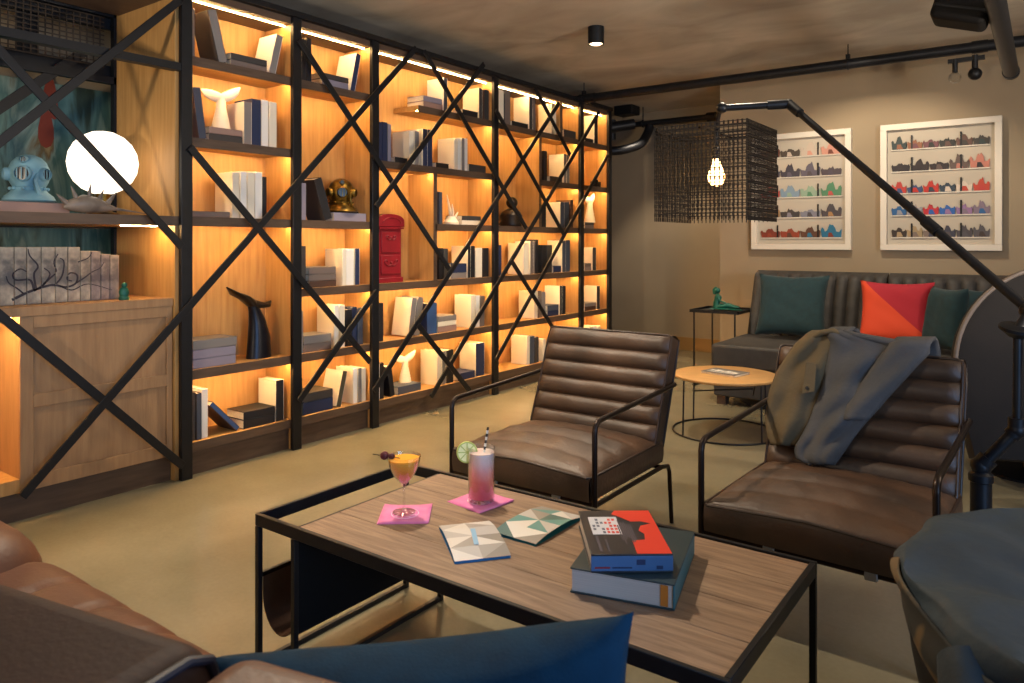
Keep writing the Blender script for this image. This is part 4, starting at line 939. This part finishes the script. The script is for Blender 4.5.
# ------------------------------------------------------------------ foreground sofa
SF = .895
fg_ = thing('sofa', 'cognac brown leather sofa with channelled seat in the near corner', 'sofa', (-1.4, .45, 0))
def seat(x0, x1, nch, name='seat_cushion'):
    def fn(u, v):
        x = x0+(x1-x0)*u; y = .30+(SF-.30)*v
        ch = abs(math.sin(PI*u*nch))**.16
        z = .412+.014*ch
        rr_ = max(0, (v-.80)/.20); z -= .05*rr_**2.4
        return (x, y, z)
    b = B().grid(fn, nch*10, 26)
    b.grid(lambda u, v: (fn(u, 1)[0], fn(u, 1)[1]-.01*v+.012*math.sin(PI*v), fn(u, 1)[2]*(1-v)+.16*v), nch*10, 8)
    b.box(x0+.01, x1-.01, .30, SF-.03, .14, .33)
    obj(name, b, cognac, fg_, weld=True, smooth=60)
seat(-2.16, -.96, 6); seat(-.957, .3, 6)
obj('base', B().box(-2.9, .28, .02, SF-.05, .05, .14), cognac_dk, fg_)
for x in (-2.8, -1.4, .2):
    for y in (.1, SF-.12): obj('foot', B().lathe([(.02, 0), (.025, .052)], (x, y, 0), 14), steel, fg_)
# end block (arm) at the far left
def slab(name, x0, x1, y0, y1, z0, z1, m, rad, par=fg_, rot=None):
    o = obj(name, B().box(x0, x1, y0, y1, z0, z1), m, par, bevel=rad, seg=6, smooth=60); return o
slab('armrest', -2.62, -2.09, .18, SF-.01, .14, .515, cognac, .165)
ca, sa = math.cos(R(11)), math.sin(R(11))
def rb(x, y, z): return (-.773+(x*ca-y*sa), .506+(x*sa+y*ca), z)
obj('back_cushion', B().hexa([rb(-1.3, -.36, .40), rb(0, -.36, .40), rb(0, 0, .40), rb(-1.3, 0, .40), rb(-1.3, -.36, .79), rb(0, -.36, .79), rb(0, 0, .79), rb(-1.3, 0, .79)]), cognac_dk, fg_, bevel=.05, seg=6, smooth=60)
c3, s3 = math.cos(R(13)), math.sin(R(13))
def rb3(x, y, z): return (-.763+(x*c3-y*s3), .515+(x*s3+y*c3), z)
obj('back_cushion', B().hexa([rb3(0, -.36, .40), rb3(.9, -.36, .40), rb3(.9, 0, .40), rb3(0, 0, .40), rb3(0, -.36, .788), rb3(.9, -.36, .788), rb3(.9, 0, .788), rb3(0, 0, .788)]), cognac, fg_, bevel=.045, seg=6, smooth=60)
slab('backrest', -2.62, .3, .0, .115, .14, .62, cognac_dk, .04)
bp2 = [rb(-.012, -.34, .77), rb(-.012, -.29, .783), rb(-.012, -.05, .783), rb(-.012, -.02, .77), rb(-.012, -.008, .735), rb(-.012, -.006, .5)]
obj('piping', B().tube(bp2, .006, 8), navy_piping, fg_)
# blue cushion
cl, crr = atD(235, 655, .985), atD(628, 612, 1.03)
mx = (cl+crr)/2; dxy = (crr-cl); dxy.z = 0
cc = Vector((mx.x-.006, mx.y-.006, .572))
cushion('cushion', 'blue velvet cushion leaning on the cognac sofa in the foreground', cc, .57, .33, .14, dxy+Vector((0, 0, .030)), (.18*S_, -.18*C_, 1), [blue_vel], pinch=.28, pinx=.06, n=28)

# ------------------------------------------------------------------ round-backed chair and black tub chair
rcx = atD(1072, 385, 3.55)
swv = thing('lounge_chair', 'dark brown round-backed lounge chair behind the jacket armchair', 'armchair', (rcx.x, rcx.y, 0))
cz = .63; rad = .52
nrmv = Vector((S_*.55, -C_, .0)).normalized(); nrmv = (nrmv+Vector((0, 0, .12))).normalized()
sxv = nrmv.cross(Vector((0, 0, 1))).normalized(); upv = sxv.cross(nrmv).normalized()
cv_ = Vector((rcx.x, rcx.y, cz))
def outl(rr_, off):
    pts = [cv_+sxv*rr_*math.cos(t)+upv*rr_*math.sin(t)+nrmv*off for t in [PI*k/40 for k in range(41)]]
    return pts+[cv_-sxv*rr_*.97-upv*(.2*rr_/rad)+nrmv*off, cv_-sxv*rr_*.88-upv*(.44*rr_/rad)+nrmv*off, cv_+sxv*rr_*.88-upv*(.44*rr_/rad)+nrmv*off, cv_+sxv*rr_*.97-upv*(.2*rr_/rad)+nrmv*off]
bk_ = B(); rings = [[bk_.bm.verts.new(p) for p in outl(r_, o_)] for r_, o_ in ((rad*.85, -.09), (rad*.97, -.06), (rad, 0), (rad*.97, .045), (rad*.85, .06))]
for A_, Q_ in zip(rings, rings[1:]):
    for k in range(len(A_)): bk_.face([A_[k], A_[(k+1) % len(A_)], Q_[(k+1) % len(A_)], Q_[k]])
bk_.face(rings[0][::-1]); bk_.face(rings[-1])
obj('backrest', bk_, dkbrown, swv, smooth=50)
obj('piping', B().tube(outl(rad*.985, .042)[:42], .011, 10), taupe_pipe, swv, smooth=60)
bkd = -nrmv; bkd.z = 0; bkd.normalize()
sc_ = Vector((rcx.x, rcx.y, 0))+bkd*.45
obj('seat', B().lathe([(0, .22), (.38, .22), (.42, .26), (.42, .38), (.38, .43), (0, .44)], sc_, 48), dkbrown, swv, smooth=60)
obj('pedestal', B().lathe([(.22, 0), (.22, .012), (.04, .02), (.035, .22)], sc_, 32), steel, swv)

tbx, tby = .222, 1.62
TK = .88
tc_ = thing('tub_chair', 'black upholstered tub chair with a jacket thrown over it, near corner', 'armchair', (tbx, tby, 0))
obj('shell', B().lathe([(r_, z*TK) for r_, z in [(.30, .058), (.34, .15), (.395, .35), (.42, .47), (.438, .58), (.446, .66), (.436, .70), (.40, .725), (.34, .70), (.30, .6), (.27, .42), (0, .40)]], (tbx, tby, 0), 56), blacksoft, tc_, smooth=60)
obj('plinth', B().lathe([(.25, 0), (.25, .048)], (tbx, tby, 0), 40), steel, tc_)
coat = mat('coat_blue_grey', '#2a3740', .75, color2='#202b33', scale=7, bump=.5, bscale=30, bdist=.006)
camo = mat('camo_lining', '#23231f', .8, color2='#5a482c', scale=11, contrast=(.50, .56), detail=2)
jk2 = thing('jacket', 'blue-grey jacket with camouflage lining thrown over the black tub chair', 'jacket', (tbx, tby, .60))
def cfn(u, v):
    a = R(95)+u*R(230)
    sag = .5+.5*math.sin(a*1.5+.7)
    prof = v
    rr0 = .444+.006*math.sin(a*9+v*6)+.004*math.sin(a*17-v*4)
    if v < .35: k = v/.35; r_ = .02+(rr0-.02)*k; z = .775-.13*(1-k)**1.5+.012*math.sin(a*7)*k-.025*k*k+.008*math.sin(a*13+k*5)*math.sin(PI*k)
    else: k = (v-.35)/.65; r_ = rr0+.012*math.sin(PI*k*.7)-.004*k; z = .755-(.035+.07*sag)*k+.01*math.sin(a*12)*k
    return (tbx+r_*math.cos(a), tby+r_*math.sin(a), z*TK)
obj('body_panel', B().grid(cfn, 70, 30), coat, jk2, solid=.01, smooth=80)
def lfn(u, v):
    a = R(188)+u*R(64); r_ = .464+.008*math.sin(u*PI)+.004*math.sin(a*11+v*5)
    zt = .745-.03*u+.015*math.sin(u*7); zb_ = zt-.012-.085*math.sin(PI*min(1, u*.8+.02))**2.2
    r_ -= .006*(1-math.sin(PI*v))
    return (tbx+r_*math.cos(a), tby+r_*math.sin(a), (zt+(zb_-zt)*v)*TK)
obj('lining', B().grid(lfn, 30, 14), camo, jk2, solid=.006, smooth=80)
def sleeve_pt(a, r_, z): return (tbx+r_*math.cos(R(a)), tby+r_*math.sin(R(a)), z*TK)
obj('sleeve', B().loft([sleeve_pt(222, .45, .70), sleeve_pt(228, .47, .64), sleeve_pt(234, .475, .56), sleeve_pt(239, .47, .46), sleeve_pt(244, .46, .34)], [(.03, .05), (.04, .06), (.045, .055), (.042, .05), (.035, .045)], 18, power=2.2), coat, jk2, smooth=80)
obj('zip', B().tube([Vector(lfn(k/12, 1))+Vector((0, 0, -.003)) for k in range(1, 12)], .004, 6), steel_gloss, jk2)

# ------------------------------------------------------------------ pipe floor lamp
fl = thing('pipe_floor_lamp', 'industrial pipe floor lamp with long boom and square woven wire shade', 'lamp', tuple(atD(981, 520, 2.78)[:2])+(0,))
DL = 2.78
q0 = atD(981, 520, DL); qb = Vector((q0.x, q0.y, 0))
q1 = atD(981, 466, DL); q2 = atD(1017, 430, DL-.05); q3 = atD(1018, 330, DL-.05)
obj('base_plate', B().lathe([(.17, 0), (.17, .015), (.05, .03), (.045, .06)], qb, 36), steel_gloss, fl)
obj('lower_pole', B().lathe([(.036, .05), (.036, q1.z-.06), (.042, q1.z-.055), (.042, q1.z-.03), (.030, q1.z-.02), (.030, q1.z)], qb, 20), steel_gloss, fl)
obj('elbow', B().ball(q1, .036, 16).tube([q1, q1+(q2-q1)*.22], .034, 14), steel_gloss, fl, smooth=60)
obj('offset_pipe', B().tube([q1, q2], .022, 14), steel_gloss, fl, smooth=60)
obj('elbow', B().ball(q2, .032, 16).tube([q2-(q2-q1)*.15, q2], .029, 14).tube([q2, q2+(q3-q2)*.12], .029, 14), steel_gloss, fl, smooth=60)
obj('upper_pole', B().tube([q2, q3], .015, 14), steel_gloss, fl, smooth=60)
Mf = Vector((0, 0, 1)).rotation_difference(Vector((.15, -.2, 1)).normalized()).to_matrix().to_4x4()
obj('flange', B().lathe([(.016, -.03), (.03, -.025), (.05, -.008), (.062, 0), (.062, .012), (.03, .016), (0, .016)], q3, 28, Mf), steel_gloss, fl, smooth=40)
shY = 3.80
e1 = atD(789, 104, 3.95); piv = atD(1030, 311, DL-.02)
bd = (piv-e1).normalized(); tail = piv+bd*.75
obj('boom', B().loft([e1, piv, tail], [.0175, .0195, .021], 14), steel_gloss, fl, smooth=60)
obj('boom_coupling', B().tube([e1+bd*1.05, e1+bd*1.13], .025, 14), steel_gloss, fl, smooth=60)
obj('counterweight', B().tube([tail-bd*.02, tail+bd*.16], .06, 20), steel_gloss, fl)
obj('pivot_bracket', B().tube([q3, piv], .018, 12).ball(piv, .036, 16), steel_gloss, fl, smooth=60)
e0 = atD(722, 108, 4.02)
obj('elbow', B().ball(e1, .026, 16).tube([e1, e1+(e0-e1).normalized()*.11], .025, 14).tube([e1, e1+bd*.10], .025, 14), steel_gloss, fl, smooth=60)
obj('top_arm', B().tube([e1, e0], .018, 14), steel_gloss, fl, smooth=60)
sxa, sxb = atY(655, 170, shY).x, atY(747, 170, shY).x
W_ = sxb-sxa; shz0, shz1 = atY(747, 220, shY).z, atY(747, 118, shY).z; shy1 = shY+W_*.98
sctr = Vector(((sxa+sxb)/2, (shY+shy1)/2, 0))
drop = Vector((sctr.x, sctr.y, shz1+.02))
obj('drop_pipe', B().tube([e0, (e0+drop)*.5+Vector((0, 0, .02)), drop, drop-Vector((0, 0, .12))], .013, 12).ball(e0, .03, 14), steel_gloss, fl, smooth=60)
wire = mat('woven_wire', '#2a2420', .5, metal=.5)
shd = obj('lamp_shade', B().box(sxa, sxb, shY, shY+.01, shz1-.03, shz1-.02).box(sxa, sxb, shy1-.01, shy1, shz1-.03, shz1-.02).box(sxa, sxa+.01, shY, shy1, shz1-.03, shz1-.02).box(sxb-.01, sxb, shY, shy1, shz1-.03, shz1-.02)
    .box(sxa, sxb, sctr.y-.006, sctr.y+.006, shz1-.03, shz1-.02).box(sctr.x-.006, sctr.x+.006, shY, shy1, shz1-.03, shz1-.02), wire, fl)
def panel(p, q, flip):
    b = B(); p, q = Vector(p), Vector(q); d = (q-p); L_ = d.length; d.normalize(); nn = Vector((d.y, -d.x, 0)); n = 21
    nz = 22; dz = (shz1-shz0)/nz
    for k in range(n+1):
        c = p+d*(L_*k/n)
        for j in range(nz):
            z = shz0+dz*(j+.5)
            if j % 2: b.obox((c.x, c.y, z), (.009 if abs(d.x) > .5 else .004, .009 if abs(d.y) > .5 else .004, dz*.95))
            else: b.obox((c.x, c.y, z), (.0025 if abs(d.x) > .5 else .007, .0025 if abs(d.y) > .5 else .007, dz*.95))
    for j in range(nz):
        z = shz0+dz*(j+.5)+ (dz*.25 if j % 2 else 0); a = p+Vector((0, 0, z)); e = q+Vector((0, 0, z))
        if j > 0: b.bar(a+nn*.002, e+nn*.002, .004, .0042)
    obj('wire_panel', b, wire, shd, smooth=0)
panel((sxa, shY, 0), (sxb, shY, 0), 0); panel((sxb, shY, 0), (sxb, shy1, 0), 1); panel((sxa, shy1, 0), (sxb, shy1, 0), 0); panel((sxa, shY, 0), (sxa, shy1, 0), 1)
bulbc = atD(719, 176, 4.0); bulbc = Vector((sctr.x, sctr.y, atD(719, 176, sctr.y/.98).z))
obj('socket', B().lathe([(.022, .10), (.022, .16), (.012, .17)], bulbc, 16), steel, fl)
obj('bulb', B().lathe([(0, -.055), (.025, -.05), (.042, -.03), (.048, 0), (.04, .035), (.022, .07), (.018, .10), (0, .10)], bulbc, 24), emit('lamp_bulb', '#ffc27a', 12), fl, smooth=60)
obj('socket', B().tube([bulbc+Vector((0, 0, .16)), Vector((sctr.x, sctr.y, shz1-.02))], .006, 8), steel, fl)

# ------------------------------------------------------------------ picture frames
def frame(label, x0, x1, z0, z1, palette, rnd):
    r = thing('framed_artwork', label, 'artwork', ((x0+x1)/2, YB-.03, z0), group='white box frames on the back wall')
    fw, y0, y1 = .05, YB-.065, YB-.002
    f = B().box(x0, x1, y0, y1, z0, z0+fw).box(x0, x1, y0, y1, z1-fw, z1).box(x0, x0+fw, y0, y1, z0+fw, z1-fw).box(x1-fw, x1, y0, y1, z0+fw, z1-fw)
    obj('frame', f, white_frame, r, bevel=.002, seg=1)
    obj('backing', B().box(x0+fw, x1-fw, y1-.02, y1-.012, z0+fw, z1-fw), art_back, r)
    ix0, ix1, iz0, iz1 = x0+fw+.03, x1-fw-.03, z0+fw+.02, z1-fw-.02; hh = (iz1-iz0)/5
    for row in range(5):
        zb_ = iz1-(row+1)*hh+hh*.22
        obj('ledge', B().box(ix0, ix1, y1-.034, y1-.021, zb_-.008, zb_), white_frame, r)
        cols = palette[row]; n = len(cols); wd = (ix1-ix0)/n
        for k, c in enumerate(cols):
            a, e = ix0+k*wd*1.0+.002, ix0+(k+1)*wd-.002; H_ = hh*.78
            base = [(0, .46), (.06, .40), (.12, .33), (.26, .32), (.31, .55), (.42, .74), (.5, .70), (.58, .78), (.66, .5), (.70, .36), (.82, .34), (.86, .52), (.95, .56), (1, .44)]
            flip = rnd.random() < .5; sc2 = rnd.uniform(.55, 1.05)
            prof = [((1-t if flip else t), h_*(sc2 if h_ > .4 else 1)*rnd.uniform(.9, 1.1)) for t, h_ in base]
            if flip: prof = prof[::-1]
            base_in = .06*(e-a)
            pts = [(a+base_in, 0, zb_+.001), (e-base_in*.5, 0, zb_+.001)]+[(a+(e-a)*t, 0, zb_+.004+H_*h_) for t, h_ in prof[::-1]]
            pts = [(p[0], y1-.034, p[2]) for p in pts]
            ct_ = obj('sneaker_cutout', B().prism(pts, (0, .01, 0)), mat('cut_'+c.strip('#'), c, .6), r, smooth=0)
            c2_ = cols[(k+1) % n]
            xx = a+(e-a)*.35
            obj('stripe', B().prism([(xx, y1-.0352, zb_+.004), (xx+.05, y1-.0352, zb_+.004), (xx+.03, y1-.0352, zb_+H_*.3), (xx+.005, y1-.0352, zb_+H_*.3)], (0, .001, 0)), mat('cut_'+c2_.strip('#'), c2_, .6), ct_, smooth=0)
        for k in range(2 if n > 3 else 1):
            xx = ix0+(ix1-ix0)*(.22+.5*k) if n > 3 else ix0+(ix1-ix0)*.6
            obj('peg', B().box(xx-.007, xx+.007, y1-.036, y1-.034, zb_+.001, zb_+hh*.62), steel, r)
rnd = random.Random(5)
frame('white box frame with five rows of colourful cutouts, partly behind the wire lampshade', -2.276, -1.404, 1.18, 2.245,
      [['#6a3a2c', '#4a4038', '#b8a898', '#c08a78'], ['#4b4450', '#3f3a44', '#5a5460', '#4a4248'], ['#b0504a', '#7a8fa0', '#8aa08a', '#4f8060'], ['#a07a50', '#3f3a3a', '#7a7a86', '#4a4448'], ['#7a3424', '#8a3c28', '#5a3a2a', '#2a6a88']], rnd)
frame('white box frame with five rows of colourful cutouts, furthest from the lampshade', -1.173, -.304, 1.18, 2.245,
      [['#2f3c3c', '#8a5a40', '#6a4248', '#2a2a28', '#5a4038', '#3a3632'], ['#2a2428', '#2e2628', '#2a2224', '#5a4a44', '#b07060'], ['#b03a34', '#3a4a70', '#b03028', '#2c3a48', '#c8b8a8', '#b04030'], ['#2a5a8a', '#8a8a90', '#b02c34', '#2a5aa0', '#8a6a90', '#7a6a7a'], ['#3a302c', '#a08a68', '#7a6a60', '#3a3a48', '#4a4448', '#504c50']], rnd)

# ------------------------------------------------------------------ ceiling services
PY = 6.24
pz_ = atY(700, 83.5, PY).z
cp = thing('ceiling_pipe', 'long dark sprinkler pipe running under the ceiling beside the bookcase end', 'pipe', (-1.5, PY, pz_))
obj('pipe', B().tube([(-3.9, PY, pz_), (XR-.1, PY, pz_)], .040, 16), steel_gloss, cp, smooth=60)
for px in (584, 848):
    c = atY(px, 60, PY); obj('hanger', B().tube([(c.x, PY, pz_+.03), (c.x, PY, CEIL)], .005, 8).tube([(c.x, PY-.042*math.cos(t), pz_+.042*math.sin(t)) for t in [2*PI*k/16 for k in range(16)]], .006, 6, closed=True).box(c.x-.015, c.x+.015, PY-.015, PY+.015, pz_+.04, pz_+.075), steel, cp)
c = atY(980, 50, PY); obj('coupling', B().tube([(c.x-.05, PY, pz_), (c.x+.05, PY, pz_)], .045, 16), steel, cp)
obj('coupling', B().tube([(-3.72, PY, pz_), (-3.55, PY, pz_)], .046, 16), steel, cp)
# alcove pipe
AY = 7.75; a1 = atY(632, 128, AY); a2 = atY(716, 113, AY); az = a1.z*.5+a2.z*.5
ap = thing('ceiling_pipe', 'second dark pipe in the alcove with a drooping elbow by the bookcase', 'pipe', (a1.x, AY, az))
obj('pipe', B().tube([(a1.x-.2, AY, az), (a2.x, AY, az)], .032, 14), steel_gloss, ap, smooth=60)
obj('coupling', B().tube([(a2.x-.1, AY, az), (a2.x, AY, az)], .05, 14), steel, ap)
c = atY(643, 120, AY); obj('hanger', B().tube([(c.x, AY, az), (c.x, AY, CEIL)], .006, 8).tube([(c.x, AY-.04*math.cos(t), az+.04*math.sin(t)) for t in [2*PI*k/16 for k in range(16)]], .006, 6, closed=True), steel, ap)
obj('elbow', B().tube(arc([atY(606, 151, 7.2), atY(622, 150, 7.3), atY(640, 144, 7.5), atY(647, 134, 7.7), atY(650, 126, AY)], 6), .05, 16), steel_gloss, ap, smooth=60)
vb0, vb1 = atY(618, 104, 7.6), atY(636, 110, 7.6)
vt = thing('ceiling_junction_box', 'dark metal box on the ceiling above the bookcase end', 'box', (vb0.x, 7.6, vb1.z))
obj('housing', B().box(vb0.x, vb1.x, 7.5, 7.7, vb1.z-.05, CEIL-.002), steel, vt, bevel=.006)
obj('valve', B().tube([atY(608, 128, 7.3), atY(634, 124, 7.5)], .06, 16).tube([atY(612, 120, 7.4), atY(612, 140, 7.4)], .045, 14), steel_gloss, vt, smooth=60)
# large duct pipe toward the camera
dz = 2.60; dd = atZ(1012, 72, dz); 
du = thing('ceiling_duct', 'thick dark pipe crossing under the ceiling near the round chair', 'pipe', (dd.x, dd.y, dz))
d0 = atD(1011, 72, 4.6); d1 = atD(994, -6, 3.2)
obj('pipe', B().tube([d0, d0+(d1-d0)*1.6], .042, 20), steel_gloss, du, smooth=60)
obj('end_cap', B().tube([d0+(d0-d1).normalized()*.012, d0-(d0-d1).normalized()*.03], .047, 20), steel, du)
# ceiling spotlights pair under the pipe
tr = thing('track_fitting', 'small twin fitting with a clear bulb and a black spotlight below the ceiling pipe', 'lamp', tuple(atY(962, 62, PY-.02)))
f0, f1 = atY(948, 62, PY-.02), atY(985, 57, PY-.02)
obj('bar', B().bar(f0, f1, .03, .03), steel, tr)
b0 = atY(955, 66, PY-.02); obj('drop', B().tube([b0+Vector((0, 0, .05)), b0-Vector((0, 0, .05))], .018, 12), steel, tr)
obj('clear_bulb', B().ball(b0-Vector((0, 0, .085)), .042, 18), glass, tr, smooth=60)
b1 = atY(975, 62, PY-.02); obj('drop', B().tube([b1+Vector((0, 0, .05)), b1-Vector((0, 0, .05))], .02, 12), steel, tr)
obj('spot_head', B().ball(b1-Vector((0, 0, .085)), .045, 18), steel, tr, smooth=60)
# projector / speaker
pj = atD(964, 9, 3.6)
pr = thing('ceiling_speaker', 'black angular loudspeaker mounted on the ceiling beside the thick pipe', 'speaker', (pj.x, pj.y, pj.z))
Mp = Matrix.Rotation(YAW+R(-35), 4, 'Z') @ Matrix.Rotation(R(18), 4, 'Y')
obj('housing', B().obox(pj+Vector((0, 0, .02)), (.24, .22, .20), Mp), blacksoft, pr, bevel=.03, seg=4)
obj('bracket', B().tube([pj+Vector((0, 0, .05)), Vector((pj.x, pj.y, CEIL))], .02, 12), steel, pr)
obj('trim_ring', B().obox(pj+Vector((0, 0, -.02)), (.245, .225, .02), Mp), steel_gloss, pr, bevel=.008)
# ceiling downlight
dlc = atZ(596, 27, CEIL)
dl = thing('ceiling_downlight', 'small dark cylindrical surface downlight on the ceiling', 'lamp', tuple(dlc))
hgt = .125; obj('housing', B().lathe([(0, -.001), (.058, -.001), (.058, -hgt), (.047, -hgt), (.044, -hgt+.02), (0, -hgt+.02)], dlc, 32), steel, dl)
obj('lens', B().lathe([(0, -hgt-.004), (.030, -hgt-.002), (.044, -hgt+.004), (.043, -hgt+.018)], dlc, 28), emit('downlight_lens', '#ffdcae', 12), dl)

# ------------------------------------------------------------------ lights
def light(name, kind, loc, energy, color, size=.1, rot=None, spot=None, sy=None, blend=.5, target=None):
    d = bpy.data.lights.new(name, kind); d.energy = energy; d.color = color
    if kind == 'AREA':
        d.size = size
        if sy: d.shape = 'RECTANGLE'; d.size_y = sy
    else: d.shadow_soft_size = size
    if kind == 'SPOT': d.spot_size = R(spot); d.spot_blend = blend
    o = bpy.data.objects.new(name, d); COL.objects.link(o); o.location = loc
    if target is not None: o.rotation_euler = (Vector(target)-Vector(loc)).to_track_quat('-Z', 'Y').to_euler()
    elif rot: o.rotation_euler = rot
    return o
WARM2 = (1.0, .83, .62)
light('downlight', 'SPOT', (dlc.x, dlc.y, CEIL-hgt-.03), 130, WARM2, .03, spot=110, target=(dlc.x, dlc.y, 0))
for nm, x, y, e in (('table_spot', -2.35, 2.25, 240), ('chair_spot', -1.5, 4.4, 85), ('seat_spot', -2.9, .9, 55), ('wall_spot', -1.2, 5.6, 105), ('floor_spot', -2.8, 3.3, 100), ('alcove_fill', -3.4, 7.3, 90)):  # the alcove entry is an added fill to lighten the alcove wall
    tgt = {'table_spot': (-1.45, 1.65, .4), 'wall_spot': (-1.2, 7.0, 1.0)}.get(nm, (x, y, 0))
    light(nm, 'SPOT', (x, y, CEIL-.12), e, WARM2, .03, spot=95, target=tgt)
light('window_daylight', 'AREA', (XR+.3, (wy0+wy1)/2, (wz0+wz1)/2), 230, (.33, .58, 1.0), 3.2, sy=1.8, target=(-3, .5, 1.0))
light('fill_behind', 'POINT', (.9, -1.3, 2.0), 12, WARM2, .25)  # unseen fill added behind the camera to lift ceiling and walls
light('fill_aside', 'POINT', (1.5, 3.6, 2.0), 70, WARM2, .25)  # added fill out of view on the right, no fixture, brightens the ceiling
light('ceiling_fill_near', 'SPOT', (-2.0, -1.3, 1.5), 330, WARM2, .12, spot=105, blend=1.0, target=(-2.4, 2.2, CEIL))  # added uplight without a fixture, brightens the ceiling near the bookcase
light('ceiling_fill_far', 'SPOT', (1.9, 3.2, 1.5), 360, WARM2, .12, spot=105, blend=1.0, target=(-1.2, 4.2, CEIL))  # second added uplight, out of view to the right, brightens the ceiling
w = bpy.data.worlds.new('world'); scene.world = w; w.use_nodes = True
w.node_tree.nodes['Background'].inputs['Color'].default_value = (.05, .09, .16, 1); w.node_tree.nodes['Background'].inputs['Strength'].default_value = .5
scene.view_settings.view_transform = 'Standard'; scene.view_settings.look = 'None'; scene.view_settings.exposure = 0; scene.view_settings.gamma = 1
scene.view_settings.use_curve_mapping = False
scene.cycles.use_denoising = True; scene.cycles.max_bounces = 10; scene.cycles.diffuse_bounces = 5
scene.cycles.sample_clamp_indirect = 6
bpy.context.view_layer.update()
